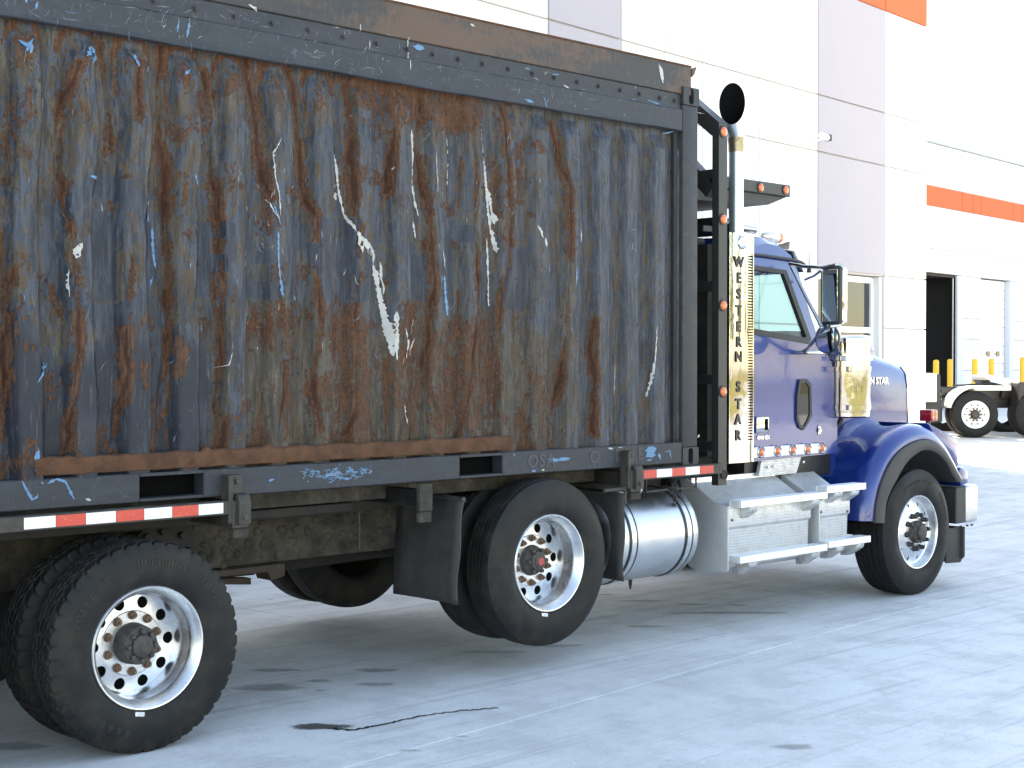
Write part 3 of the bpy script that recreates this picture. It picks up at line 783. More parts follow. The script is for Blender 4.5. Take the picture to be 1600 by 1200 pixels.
# ============================================================ CONTAINER
CY = .08
cont = thing('shipping_container', 'battered blue grey shipping container streaked with rust, riding on the truck', 'container', (4.93, 1.3, 1.235))
CX0, CX1, CZ0, CZT = 1.90, 7.968, 1.235, 3.545
NX, NZ = 640, 216
wx = np.linspace(CX0+.1, 7.80, NX); wz = np.linspace(1.375, 3.56, NZ)
X_, Z_ = np.meshgrid(wx, wz)
PITCHC = .283
def wall_y(X, Z):
    X = np.asarray(X, float); Z = np.asarray(Z, float)
    crisp = np.clip((X-6.3)/.8, 0, 1); rough = 1-crisp
    warp = (fbm(X*1.1, Z*1.6, 3, 4)-.5)*.07*rough + (fbm(X*3, Z*4, 8, 3)-.5)*.035*rough
    ph = ((X+warp-7.58)/PITCHC) % 1.
    tri = np.abs(ph-.5)*2                       # 1 at ridge centre, 0 at valley
    prof = np.clip((tri-.33)/.30, 0, 1)         # trapezoid: 1 = outward
    depth = .062*crisp+.066*rough*(.55+.8*fbm(X*.8, Z*.9, 31, 3))
    # ridges die out in a pillow under the top rail
    top = np.clip((3.50-Z)/.10, 0, 1)
    prof = prof*(.25+.75*top)
    y = .158-depth*prof
    bulge = (fbm(X*.9+5, Z*1.1+2, 21, 3)-.5)*.10*rough*np.clip((3.5-Z)/.4, 0, 1)*np.clip((Z-1.4)/.4, 0, 1)
    small = (fbm(X*5, Z*5, 44, 3)-.5)*.012*rough
    return np.maximum(y+bulge+small, .074)
# masks ----------------------------------------------------------
crisp = np.clip((X_-6.3)/.9, 0, 1)
def seg_dist(pts, sx=1., sz=1.):
    d = np.full(X_.shape, 9.)
    for (x0, z0), (x1, z1) in zip(pts[:-1], pts[1:]):
        dx, dz = (x1-x0)*sx, (z1-z0)*sz; L = dx*dx+dz*dz+1e-9
        t_ = np.clip((((X_-x0)*sx)*dx+((Z_-z0)*sz)*dz)/L, 0, 1)
        d = np.minimum(d, np.hypot((X_-x0)*sx-t_*dx, (Z_-z0)*sz-t_*dz))
    return d
def wpt(px, py): p = P(px, py, .11); return (p.x, p.z)
rust = np.zeros_like(X_); tan = np.zeros_like(X_); clean = np.zeros_like(X_); navy = np.zeros_like(X_)
nz1 = fbm(X_*6, Z_*2.2, 5, 4); nz2 = fbm(X_*2, Z_*1.5, 9, 4); nz3 = fbm(X_*14, Z_*9, 15, 4)
streaks = [[(161, 63), (168, 110), (174, 150), (178, 230)], [(120, 95), (103, 150), (98, 172), (106, 300), (114, 420), (120, 470), (118, 560), (106, 650), (104, 705)],
           [(262, 70), (252, 130), (258, 230), (264, 330), (265, 430), (267, 520), (261, 600), (258, 640)], [(325, 110), (332, 180), (338, 330), (344, 470), (345, 560), (342, 640), (352, 660), (348, 700)],
           [(462, 110), (470, 170), (478, 290), (490, 345), (492, 440), (498, 520), (490, 600), (500, 670)], [(395, 90), (402, 150), (410, 250), (420, 310)], [(548, 130), (553, 300), (556, 470), (555, 600), (545, 680)],
           [(663, 150), (667, 300), (672, 400), (673, 520), (668, 600), (690, 650)], [(790, 165), (792, 300), (797, 350), (788, 450), (781, 540), (777, 640)], [(868, 190), (888, 300), (886, 420), (885, 520), (872, 640)],
           [(740, 180), (742, 330), (745, 480), (738, 600), (720, 690)], [(20, 420), (15, 560), (5, 690)], [(215, 90), (212, 180)], [(640, 480), (636, 560), (640, 600), (620, 690)], [(930, 500), (926, 560), (930, 680)], [(618, 150), (606, 300)], [(205, 400), (195, 560), (185, 690)], [(430, 450), (442, 580), (430, 690)]]
Y_ = wall_y(X_, Z_)
for k, s in enumerate(streaks):
    pts = [wpt(*p) for p in s]
    jit = (fbm(Z_*5+k*3.1, Z_*0+k, 70+k, 4)-.5)*.05
    X_ = X_+jit; d = seg_dist(pts); X_ = X_-jit
    X2 = X_+jit-.018; X_, X3 = X2, X_; d2 = seg_dist(pts); X_ = X3
    Y_ = Y_+.013*np.exp(-(d/.012)**2)-.008*np.exp(-(d2/.018)**2)
    var = np.clip((fbm(X_*3+k, Z_*4, 90+k, 3)-.30)/.3, 0, 1.1)
    rust = np.maximum(rust, 1.05*np.exp(-(d/(.007+.008*nz3))**2)*(.45+.75*var))
    rust = np.maximum(rust, .62*np.exp(-(d/(.022+.026*var))**2)*(.35+.8*var)); tan = np.maximum(tan, .85*np.exp(-(d/.07)**2))
wall_y0 = wall_y
Yg = Y_
def wall_y(x, z):
    i = min(max((x-wx[0])/(wx[1]-wx[0]), 0), NX-1.001); j = min(max((z-wz[0])/(wz[1]-wz[0]), 0), NZ-1.001)
    i0, j0 = int(i), int(j); return float(Yg[j0:j0+2, i0:i0+2].min())
rough_ = 1-np.clip((X_-6.3)/.8, 0, 1)
wp_ = (fbm(X_*1.1, Z_*1.6, 3, 4)-.5)*.07*rough_+(fbm(X_*3, Z_*4, 8, 3)-.5)*.035*rough_
ph_ = ((X_+wp_-7.58)/PITCHC) % 1.; rib = np.floor((X_+wp_-7.58)/PITCHC)
for sd, off_ in ((.335, 3), (.665, 9)):  # thin rust on the rib edges, also painted to stand in for weak rib shading
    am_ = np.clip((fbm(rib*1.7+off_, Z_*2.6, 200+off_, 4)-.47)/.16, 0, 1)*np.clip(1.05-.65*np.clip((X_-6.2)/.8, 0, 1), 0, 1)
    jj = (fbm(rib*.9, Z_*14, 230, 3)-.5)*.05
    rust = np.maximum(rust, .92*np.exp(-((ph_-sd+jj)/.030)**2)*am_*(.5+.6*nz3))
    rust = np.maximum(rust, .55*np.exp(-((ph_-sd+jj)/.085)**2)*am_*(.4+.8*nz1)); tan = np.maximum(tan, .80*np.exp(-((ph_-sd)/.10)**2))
# rust hoods round the head of every ridge
for k in range(-2, 21):
    xc = 7.58-PITCHC*k; zc = 3.50
    if xc > 7.2: continue
    am = min(1., max(.15, (7.3-xc)/1.2))*rng.uniform(.75, 1.1); wv = rng.uniform(.085, .115)
    rr_ = np.hypot((X_-xc)/wv, (Z_-3.40)/.155); d = np.abs(rr_-1.)
    up_ = np.clip((Z_-3.36)/.10, 0, 1)
    rust = np.maximum(rust, am*.80*np.exp(-(d/.20)**2)*up_*(.45+.9*nz3))
    rust = np.maximum(rust, am*.95*np.exp(-((rr_-1.12)/.07)**2)*np.clip((Z_-3.38)/.06, 0, 1)*(.4+.9*nz1))
    rust = np.maximum(rust, am*.56*np.exp(-(rr_/.9)**2)*(.3+1.2*fbm(X_*9, Z_*9, 140, 3)))
    tan = np.maximum(tan, am*.85*np.exp(-(np.hypot((X_-xc)/.10, (Z_-3.36)/.2))**2))
hz = np.clip((X_-4.7)/.3, 0, 1)*np.clip((6.15-X_)/.3, 0, 1)*np.clip((Z_-(3.25+.12*(nz1-.5)*2))/.12, 0, 1)
rust = np.maximum(rust, hz*(.40+.45*nz3))
# scraped-through areas: broad lower right, ragged band upper left; a clean navy apron low down at the left
low = np.clip((2.35+.18*(nz1-.5)*2-Z_)/.25, 0, 1)
right = np.clip((X_-(4.05+.25*(nz2-.5)))/.25, 0, 1)
tan = np.maximum(tan, .95*low*right*(1-.55*crisp)); 
tan = np.maximum(tan, 0.54+.45*(nz2-.5)+.35*(nz1-.5)-.22*crisp)
edge = 2.18+.30*(fbm(X_*7, Z_*0, 50, 4)-.5)*2
nv = np.clip((edge-Z_)/.12, 0, 1)*np.clip((4.10+.1*(nz3-.5)-X_)/.12, 0, 1)
navy = np.maximum(navy, nv); tan = tan*(1-.85*nv)
band = np.clip((Z_-edge)/.05, 0, 1)*np.clip((edge+.33-Z_)/.3, 0, 1)*np.clip((4.1-X_)/.1, 0, 1)
tan = np.maximum(tan, .85*band)
rust = np.maximum(rust, nv*np.clip((nz3-.54)/.14, 0, 1)*.58)
rust = np.maximum(rust, low*right*(1-.8*crisp)*(.20+.38*np.clip((nz1-.44)/.2, 0, 1)))
rust = np.maximum(rust, (1-crisp)*np.clip((fbm(X_*7, Z_*7, 77, 4)-.56)/.10, 0, 1)*.50)
low2 = np.clip((1.62-Z_)/.12, 0, 1)*np.clip((6.3-X_)/.3, 0, 1); rust = np.maximum(rust, low2*.5*(nz3*1.4))
# the old company emblem and name, where masking kept the paint
def mark(mask, dark=.25):
    global clean, tan, rust, navy
    mask = mask*np.clip((nz1-.28)/.15, .0, 1)
    clean = np.maximum(clean, mask); tan = tan*(1-.8*mask); rust = rust*(1-.45*mask); navy = np.maximum(navy, dark*mask)
ex, ez = wpt(168, 392)
rr = np.hypot((X_-ex)/.300, (Z_-ez)/.375); sm = lambda v, a, b: np.clip((v-a)/(b-a), 0, 1)
mark((sm(rr, .70, .73)*(1-sm(rr, .99, 1.02))))
mark(((np.abs((X_-ex-.01)) < .05)*(np.abs(Z_-ez+.02) < .22)).astype(float))
def boxmark(x0, y0, x1, y1, dk=.5):
    a, b = wpt(x0, y0), wpt(x1, y1)
    mark(((X_ > min(a[0], b[0]))*(X_ < max(a[0], b[0]))*(Z_ > min(a[1], b[1]))*(Z_ < max(a[1], b[1]))).astype(float), dk)
for bx in ((311, 345, 334, 465), (334, 345, 352, 372), (334, 398, 352, 425), (352, 350, 362, 412),      # P
           (378, 342, 400, 468), (400, 342, 430, 366), (400, 392, 425, 412), (400, 440, 432, 468),       # E
           (443, 342, 466, 470), (466, 350, 480, 390), (480, 380, 496, 430), (496, 340, 520, 472),       # N
           (536, 340, 560, 472), (560, 440, 600, 472), (622, 375, 650, 400), (640, 400, 668, 472), (690, 350, 714, 476), (714, 350, 742, 380), (748, 400, 772, 478), (786, 385, 828, 482)): boxmark(*bx)
verts = np.stack([X_.ravel(), Y_.ravel(), Z_.ravel()], 1)
idx = np.arange(NX*NZ).reshape(NZ, NX)
quads = np.stack([idx[:-1, :-1].ravel(), idx[:-1, 1:].ravel(), idx[1:, 1:].ravel(), idx[1:, :-1].ravel()], 1)
me = bpy.data.meshes.new('corrugated_wall')
me.vertices.add(len(verts)); me.vertices.foreach_set('co', verts.ravel().astype(np.float32))
me.loops.add(quads.size); me.loops.foreach_set('vertex_index', quads.ravel().astype(np.int32))
me.polygons.add(len(quads)); me.polygons.foreach_set('loop_start', np.arange(0, quads.size, 4).astype(np.int32)); me.polygons.foreach_set('loop_total', np.full(len(quads), 4, np.int32))
me.update(calc_edges=True)
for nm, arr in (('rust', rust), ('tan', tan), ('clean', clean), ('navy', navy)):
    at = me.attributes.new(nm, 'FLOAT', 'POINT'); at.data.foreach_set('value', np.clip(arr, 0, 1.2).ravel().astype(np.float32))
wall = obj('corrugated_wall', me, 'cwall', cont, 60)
# frame of the container
bm = new_bm()
def pocket(px0, px1): return P(px0, 740, CY).x, P(px1, 740, CY).x
pk = [(3.62, 3.985), (5.741, 6.090)]
xs = [CX0+.17]+[v for p in pk for v in p]+[7.80]
for i in range(0, len(xs), 2): add_box(bm, xs[i], xs[i+1], CY, CY+.10, CZ0+.004, 1.385, .006)
for a, b in pk:
    add_box(bm, a, b, CY+.0, CY+.10, 1.366, 1.384, .002); add_box(bm, a, b, CY+.002, CY+.10, CZ0+.006, CZ0+.022, .002)
obj('bottom_rail', bm, 'crail', cont)
for a, b in pk:
    bm = new_bm(); add_box(bm, a-.02, b+.02, CY+.101, CY+.9, CZ0+.001, 1.39); obj('fork_pocket', bm, 'dark', cont, 0)  # dark box stands for the shade inside the pocket
bm = new_bm(); rows = []
n = 90
for i in range(n+1):
    x = 3.072+(6.17-3.072)*i/n; dz = .006*math.sin(i*.9)*random.random(); tp = .028*(i % 11 == 5)*random.random()
    rows.append([(x, CY-.004, 1.400+dz*.3), (x, CY-.007, 1.404), (x, CY-.007, 1.478+dz+tp), (x, CY+.012, 1.486+dz+tp)])
add_grid(bm, rows); obj('doubler_plate', bm, 'rust', cont, 40, 'rust brown strip welded along the foot of the container wall')
bm = new_bm()
add_box(bm, CX0+.17, 7.80, CY, CY+.06, CZT, 3.690, .006)
add_box(bm, CX0+.17, 7.80, CY+.022, CY+.08, 3.688, 3.800, .004)
obj('top_rail', bm, 'crail', cont)
bm = new_bm()   # bent lower lip of the top rail
rows = []
for i in range(161):
    x = CX0+.18+(7.79-CX0-.18)*i/160; s_ = .004*math.sin(x*3.1)*math.sin(x*1.3+1)+.0015*math.sin(x*11)
    rows.append([(x, CY+.001, CZT+.03), (x, CY-.003, CZT-.004+s_), (x, CY+.004, CZT-.010+s_), (x, CY+.03, CZT-.008)])
add_grid(bm, rows); obj('rail_lip', bm, 'crail', cont, 40)
bm = new_bm(); add_box(bm, CX0+.02, 7.905, CY+.010, CY+.05, 3.800, 4.000, .005)
add_prism(bm, [(7.905, 3.985), (7.955, 4.006), (7.93, 3.95), (7.905, 3.93)], CY+.004, CY+.05)
obj('side_board', bm, 'cboard', cont, 35, 'faded rusty board raised above the container roof rail')
bm = new_bm(); add_box(bm, CX0+.02, 7.90, CY+.002, CY+.02, 3.9945, 4.006, .003); obj('board_lip', bm, 'rust', cont)
bxs = [592, 640, 680, 720, 758, 798, 836, 870, 906, 939, 973, 1003, 1035, 1058]
k = 592; xb = [P(px, 130, CY).x for px in bxs]; xl = xb[0]
while xl > 2.2: xl -= .235; xb.append(xl)
bb = None
for x in xb:
    if bb is None:
        bm = new_bm(); add_lathe(bm, [(.019, 0), (.019, -.004), (.011, -.004), (.010, -.016), (.001, -.017)], (0, 0, 0), 'Y', 10)
        bb = obj('bolt', bm, 'cpost', cont); o = bb
    else:
        o = bpy.data.objects.new('bolt', bb.data); C.objects.link(o); o.parent = cont; o.matrix_parent_inverse = Matrix.Translation(-cont.location)
    o.location = (x, CY+.022, 3.745)
def casting(x0, x1, z0, z1, y0, hole_up):
    """corner casting with an oval hole in its face"""
    bm = new_bm(); cx, cz = (x0+x1)/2, (z0+z1)/2; hx, hz = (x1-x0)/2, (z1-z0)/2
    L = 40; outer, inner, bk, ob = [], [], [], []
    for k in range(L):
        a = 2*PI*k/L; c_, s_ = math.cos(a), math.sin(a)
        t_ = min(hx/max(abs(c_), 1e-6), hz/max(abs(s_), 1e-6)); t_ = min(t_, .97*math.hypot(hx, hz))
        outer.append(bm.verts.new((cx+c_*t_, y0, cz+s_*t_))); ob.append(bm.verts.new((cx+c_*t_, y0+.17, cz+s_*t_)))
        ix, iz = .026*c_, .026*s_+(.030 if s_ > 0 else -.030)
        inner.append(bm.verts.new((cx+ix, y0, cz+iz))); bk.append(bm.verts.new((cx+ix, y0+.05, cz+iz)))
    for k in range(L):
        q = (k+1) % L
        bm.faces.new((outer[k], outer[q], inner[q], inner[k])); bm.faces.new((inner[k], inner[q], bk[q], bk[k])); bm.faces.new((ob[k], ob[q], outer[q], outer[k]))
    bm.faces.new(ob)
    cf = obj('corner_casting', bm, 'cpost', cont)
    bm = new_bm(); add_box(bm, cx-.05, cx+.05, y0+.049, y0+.06, cz-.07, cz+.07); obj('casting_hollow', bm, 'dark', cf, 0)
for x0, x1 in ((7.800, 7.972), (CX0-.004, CX0+.168)):
    casting(x0, x1, 3.728, 3.852, CY-.006, True); casting(x0, x1, 1.222, 1.345, CY-.006, False)
bm = new_bm(); add_box(bm, 7.802, 7.968, CY, CY+.16, 1.344, 3.729, .012, seg=2); obj('corner_post', bm, 'cpost', cont)
bm = new_bm(); add_box(bm, 7.760, 7.803, CY+.045, CY+.07, 1.385, 3.55); obj('post_return', bm, 'cpost', cont, 0)
bm = new_bm(); add_box(bm, CX0, CX0+.166, CY, CY+.16, 1.344, 3.729, .012); obj('corner_post', bm, 'cpost', cont)
# the other sides
bm = new_bm(); rows = []
for i in range(121):
    y = CY+.16+(2.52-.16-CY-.16)*i/120; ph = (y/.25) % 1.; pr = min(max((abs(ph-.5)*2-.27)/.46, 0), 1)*.036
    rows.append([(7.90+pr, y, 1.30), (7.90+pr, y, 3.80)])
add_grid(bm, rows); obj('front_wall', bm, 'cpost', cont)
for nm, a in (('far_wall', (CX0, 7.96, 2.46, 2.52, CZ0, 3.85)), ('end_doors', (CX0+.01, CX0+.07, .2, 2.45, CZ0, 3.84)), ('roof', (CX0+.02, 7.95, CY+.07, 2.45, 3.77, 3.80)), ('floor', (CX0+.02, 7.95, CY+.1, 2.45, CZ0+.13, 1.40)), ('front_sill', (7.80, 7.966, CY+.17, 2.4, CZ0, 1.385)), ('front_header', (7.82, 7.966, CY+.17, 2.4, 3.70, 3.84)), ('side_board', (CX0+.02, 7.9, 2.44, 2.48, 3.80, 4.0))):
    bm = new_bm(); add_box(bm, *a); obj(nm, bm, 'cpost', cont, 0)

# ---- scrapes and chalk marks: thin films of paint on the wall
def ribbon_set(name, strokes, mat, parent, surf):
    bm = new_bm()
    for pts, w in strokes:
        q = []
        for (a, b) in zip(pts[:-1], pts[1:]):
            L = max(2, int(math.hypot(a[0]-b[0], a[1]-b[1])/3))
            for k in range(L): q.append((a[0]+(b[0]-a[0])*k/L, a[1]+(b[1]-a[1])*k/L))
        q.append(pts[-1]); n = len(q); rows = []
        for i, (px, py) in enumerate(q):
            p = P(px+random.uniform(-.5, .5), py, .105); a = q[max(i-1, 0)]; b = q[min(i+1, n-1)]
            dx, dz = b[0]-a[0], -(b[1]-a[1]); L = math.hypot(dx, dz) or 1
            sx, sz = -dz/L, dx/L
            tp = min(1, (i+.6)/3, (n-i-.4)/3)
            ww = w*tp*random.uniform(.35, 1.25)/2
            row = []
            for s in (-1, 1):
                x, z = p.x+sx*ww*s, p.z+sz*ww*s; row.append((x, float(surf(x, z))-.0025-i*.00003, z))
            rows.append(row)
        add_grid(bm, rows)
    return obj(name, bm, mat, parent, 60, recalc=False)
white = [([(523, 225), (530, 258), (535, 300), (545, 340), (553, 362)], .016), ([(524, 287), (527, 297), (531, 312)], .028), ([(556, 362), (561, 376), (563, 395)], .04), ([(563, 372), (574, 388), (588, 410), (594, 425), (598, 448), (602, 470), (607, 497), (612, 520), (617, 550)], .040), ([(588, 383), (591, 398), (590, 412)], .024), ([(578, 395), (590, 402)], .02), ([(601, 408), (603, 422), (603, 438)], .028),
         ([(617, 487), (619, 510), (620, 535), (621, 562)], .030), ([(610, 505), (614, 530), (616, 556)], .034), ([(652, 200), (654, 240), (651, 282), (656, 312), (661, 337)], .018), ([(653, 345), (657, 372)], .014), ([(755, 188), (760, 228), (763, 262), (766, 295), (769, 325), (773, 355), (779, 395)], .022), ([(768, 295), (774, 322), (778, 350)], .03), ([(767, 372), (769, 400), (770, 430), (773, 478)], .016), ([(909, 322), (913, 345), (915, 378)], .022),
         ([(436, 215), (424, 240), (424, 275), (430, 300), (433, 338)], .008), ([(414, 312), (422, 330), (432, 342)], .008), ([(113, 398), (124, 382), (120, 392), (116, 404)], .035), ([(836, 352), (841, 360), (844, 372)], .022), ([(847, 372), (849, 386)], .028), ([(656, 528), (647, 556)], .010), ([(1025, 510), (1022, 560), (1016, 620)], .012), ([(970, 568), (968, 620)], .006), ([(632, 512), (639, 535), (636, 560)], .010), ([(646, 518), (652, 505), (652, 498)], .008),
         ([(107, 420), (107, 450), (106, 464)], .008), ([(340, 575), (352, 570), (358, 550)], .006), ([(690, 390), (692, 420)], .006), ([(600, 420), (606, 445), (606, 460)], .014), ([(552, 430), (558, 445)], .006), ([(700, 215), (702, 260), (704, 320)], .006), ([(632, 630), (633, 662)], .008), ([(682, 238), (684, 300)], .005)]
cyan = [([(421, 318), (430, 340), (433, 352)], .010), ([(429, 362), (430, 410), (433, 440), (436, 466)], .014), ([(238, 328), (240, 345)], .022), ([(246, 355), (246, 385), (250, 420)], .016), ([(246, 432), (240, 448)], .014), ([(690, 430), (691, 460), (694, 494)], .022), ([(897, 418), (897, 446)], .018), ([(984, 358), (994, 360)], .014), ([(74, 566), (54, 598)], .016), ([(79, 568), (62, 590)], .010), ([(52, 705), (53, 740), (56, 700)], .018), ([(404, 380), (410, 390), (414, 395)], .008), ([(300, 270), (304, 290)], .012),
        ([(30, 62), (44, 72), (54, 60)], .02), ([(40, 80), (50, 66), (46, 84)], .02), ([(134, 88), (146, 76), (154, 100)], .026), ([(142, 100), (150, 88)], .02), ([(212, 84), (216, 104)], .03), ([(240, 96), (238, 110)], .012), ([(290, 108), (288, 116), (298, 108)], .014), ([(310, 112), (316, 118)], .02), ([(908, 198), (912, 206), (904, 202)], .04), ([(855, 690), (858, 694)], .05), ([(948, 684), (953, 690)], .06), ([(140, 275), (150, 278), (160, 276)], .024), ([(583, 655), (580, 664), (588, 662)], .03)]
rs = random.Random(5); pale = []
for k in range(200):
    x = rs.uniform(0, 1040); zt = 21+.173*x; zb_ = 715-.02*x; y = zt+20+(zb_-zt-40)*rs.random()**1.3
    L = rs.uniform(4, 26); a = rs.choice([PI/2, PI/2, PI/2+.15, PI/2-.3, .9, 2.2, rs.uniform(0, PI)]); 
    pale.append(([(x, y), (x+L*math.cos(a)*.5+rs.uniform(-1, 1), y+L*math.sin(a)*.5), (x+L*math.cos(a), y+L*math.sin(a))], rs.uniform(.0015, .004)))
specks = []
for k in range(60):
    x = rs.choice([rs.uniform(0, 1000), rs.gauss(600, 90), rs.gauss(420, 30)]); y = rs.uniform(240, 560); L = rs.uniform(3, 12)
    specks.append(([(x, y), (x+rs.uniform(-2, 3), y+L)], rs.uniform(.003, .008)))
for st_ in white: ribbon_set('white_scrape', [st_], 'pw', cont, wall_y)
for st_ in cyan: ribbon_set('blue_scrape', [st_], 'pc', cont, wall_y)
ribbon_set('white_specks', specks, 'pw', cont, wall_y)['kind'] = 'stuff'
ribbon_set('fine_scratches', pale, 'ps', cont, wall_y)['kind'] = 'stuff'
def rail_y(x, z):
    if z > 3.80: return CY+.010
    if z > 3.69: return CY+.022
    return CY
railw, railc, railp = [], [], []
for k in range(330):
    x = 1050*rs.random()**1.25; zt = 3.56+rs.random()*.24
    yy = 568-(zt-1.93)/( (P(x, 100, CY)-CAM).dot(FW) )*FPX
    L = rs.uniform(4, 28)*(1.2-x/1400); a = rs.choice([.2, PI/2, PI/2, PI/2+.2, .8, 2.1, rs.uniform(0, PI)])
    s = ([(x, yy), (x+L*math.cos(a)*.5+rs.uniform(-2, 2), yy+L*math.sin(a)*.3), (x+L*math.cos(a), yy+L*math.sin(a)*.6)], rs.uniform(.0012, .004))
    rs.choice([railp, railp, railp, railp, railc, railw if x > 200 else railp]).append(s)
for k in range(60):    # worn edge of the step in the rail
    x = 180+900*rs.random(); X = P(x, 100, CY).x; yy = 568-(3.686-1.93)/((P(x, 100, CY)-CAM).dot(FW))*FPX; L = rs.uniform(6, 34)
    rs.choice([railp, railp, railw, railc]).append(([(x, yy), (x+L, yy+L*.19)], rs.uniform(.003, .008)))
railw += [([(1027, 100), (1031, 116), (1033, 130)], .035), ([(1025, 102), (1030, 112)], .014), ([(732, 38), (738, 42)], .03), ([(880, 133), (888, 138)], .03), ([(390, 12), (400, 16), (386, 8)], .02), ([(560, 38), (561, 50)], .012), ([(636, 58), (637, 110)], .008), ([(577, 62), (577, 78)], .01)]
railc += [([(292, 36), (287, 60)], .022), ([(275, 32), (273, 52)], .014), ([(644, 72), (660, 76), (650, 70)], .03), ([(862, 116), (872, 117)], .025), ([(820, 106), (828, 109)], .02), ([(1010, 156), (1030, 163)], .014), ([(980, 156), (1000, 160)], .014), ([(1030, 210), (1048, 206)], .01), ([(815, 156), (830, 161)], .02), ([(845, 152), (850, 168)], .014), ([(36, 0), (38, 6)], .03), ([(55, 4), (52, 16)], .02),
          ([(30, 750), (38, 766), (46, 780), (54, 776), (55, 770)], .014), ([(32, 764), (44, 764)], .008), ([(70, 755), (84, 748), (98, 752), (106, 768), (112, 780)], .014), ([(60, 752), (64, 756)], .02), ([(415, 751), (424, 748)], .025), ([(1003, 704), (1018, 702), (1006, 712), (1020, 710)], .045), ([(1006, 719), (1014, 718)], .03), ([(1024, 708), (1027, 718)], .05), ([(1034, 706), (1042, 704), (1044, 718)], .012), ([(826, 736), (832, 735)], .035), ([(850, 717), (862, 718), (872, 717), (886, 716)], .02), ([(855, 721), (885, 718)], .008)]
railw += [([(946, 700), (953, 701)], .03), ([(962, 699), (968, 699)], .014), ([(842, 734), (846, 734)], .04), ([(798, 708), (799, 712)], .012), ([(130, 779), (138, 781)], .02), ([(1086, 680), (1088, 682)], .05)]
for k in range(110):
    x = rs.gauss(525, 30); y = 741+rs.gauss(0, 6)-.055*(x-525); L = rs.uniform(2, 9); a = rs.uniform(0, PI)
    if 465 < x < 578 and 727 < y < 755: (railc if rs.random() < .8 else railp).append(([(x, y), (x+L*.5, y-L*math.sin(a)*.5), (x+L*math.cos(a), y-L*math.sin(a))], rs.uniform(.004, .014)))
for s in (('white_specks', railw, 'pw'), ('blue_specks', railc, 'pc'), ('fine_scratches', railp, 'ps')): ribbon_set(*s, cont, rail_y)['kind'] = 'stuff'
for s, x0, z in (('OSA', 6.27, 1.315), ('O', 6.86, 1.315), ('DELE', 7.05, 1.315)):
    tm = text_mesh(s, .115, .0015, .002, 1.15); tm.transform(Matrix.Translation((x0+.05*len(s), CY-.0015, z)) @ Matrix(((1, 0, 0, 0), (0, 0, -1, 0), (0, 1, 0, 0), (0, 0, 0, 1))))
    obj('faded_lettering', tm, 'ghost', cont, 0)

# ============================================================ TRUCK
def part(name, bm, mat, parent=truck, smooth=35, label=None): return obj(name, bm, mat, parent, smooth, label)
def boxpart(name, mat, *a, bev=.004, parent=truck, label=None, seg=1):
    bm = new_bm(); add_box(bm, *a, bev, seg=seg); return part(name, bm, mat, parent, 35, label)
# ---- chassis
for y in (.86, 1.60):
    bm = new_bm()
    add_box(bm, 1.6, 11.5, y, y+.09, .74, 1.02, .006)
    part('frame_rail', bm, 'mud' if y < 1 else 'frame', label='mud caked main frame rail' if y < 1 else None)
bm = new_bm(); b_ = random.Random(3)
for k in range(150):     # clods of mud stuck on the rail
    x = b_.uniform(3.9, 6.2); z = b_.uniform(.75, 1.0); r = b_.uniform(.006, .026)
    add_lathe(bm, [(r*1.2, .0), (r, -r*.4), (r*.4, -r*.7), (.0001, -r*.75)], (x, .86, z), 'Y', 7)
o = part('mud_clods', bm, 'mud', smooth=60); o['kind'] = 'stuff'
for y in (.34, 1.98):    # hoist side rail under the container
    bm = new_bm()
    add_box(bm, 1.7, 5.55, y, y+.09, 1.130, 1.213, .004); add_box(bm, 5.552, 8.2, y+.002, y+.09, 1.131, 1.212, .004)
    part('hoist_rail', bm, 'mud')
boxpart('lower_channel', 'frame', 1.7, 5.2, .42, .50, 1.062, 1.112)
boxpart('subframe', 'frame', 1.7, 9.2, .62, .72, 1.03, 1.21); boxpart('subframe', 'frame', 1.7, 9.2, 1.90, 1.98, 1.0, 1.21)
for x in (2.0, 2.9, 3.9, 4.8, 5.7, 6.6, 7.5):
    bm = new_bm(); add_box(bm, x, x+.10, .46, 2.4, 1.115, 1.222, .004); part('cross_beam', bm, 'frame')
for x in (2.9, 4.6, 5.5, 7.1, 8.4):
    bm = new_bm(); add_box(bm, x, x+.14, .90, 1.65, .78, .98, .004); part('cross_member', bm, 'frame')
# suspension bracket beside the rear wheel, brown linkage under it
bm = new_bm()
add_prism(bm, [(3.95, .78), (4.25, .76), (4.35, .90), (4.28, 1.05), (4.05, 1.05), (3.92, .95)], .74, .86, bev=.01)
for x, z in ((4.02, .98), (4.12, 1.0), (4.24, .97), (4.28, .88), (4.22, .80), (4.06, .82)): add_hex(bm, (x, .74, z), .022, .03)
part('suspension_bracket', bm, 'frame')
bm = new_bm()
add_prism(bm, [(4.35, .735), (4.98, .735), (4.98, .66), (4.88, .64), (4.86, .70), (4.35, .70)], .80, .95, bev=.004)
add_prism(bm, [(4.30, .66), (4.86, .60), (4.86, .64), (4.30, .69)], .98, 1.06, bev=.003)
add_tube(bm, [(4.0, 1.0, .70), (4.9, 1.02, .68)], .03, 10)
part('torque_arm', bm, 'oldsteel')
for x, z in ((3.632, ZR), (2.27, ZR), (6.441, .678), (10.784, ZR)):
    bm = new_bm(); add_tube(bm, [(x, .45, z), (x, 2.1, z)], .075, 16)
    if x < 5: add_lathe(bm, [(.05, -.28), (.20, -.18), (.26, 0), (.20, .18), (.05, .28)], (x, 1.28, z), 'X', 20)
    part('axle', bm, 'frame')
    bm = new_bm(); add_lathe(bm, [(.205, .24), (.21, .30), (.21, .42), (.12, .44)], (x, .0, z), 'Y', 28); part('brake_drum', bm, 'lug')
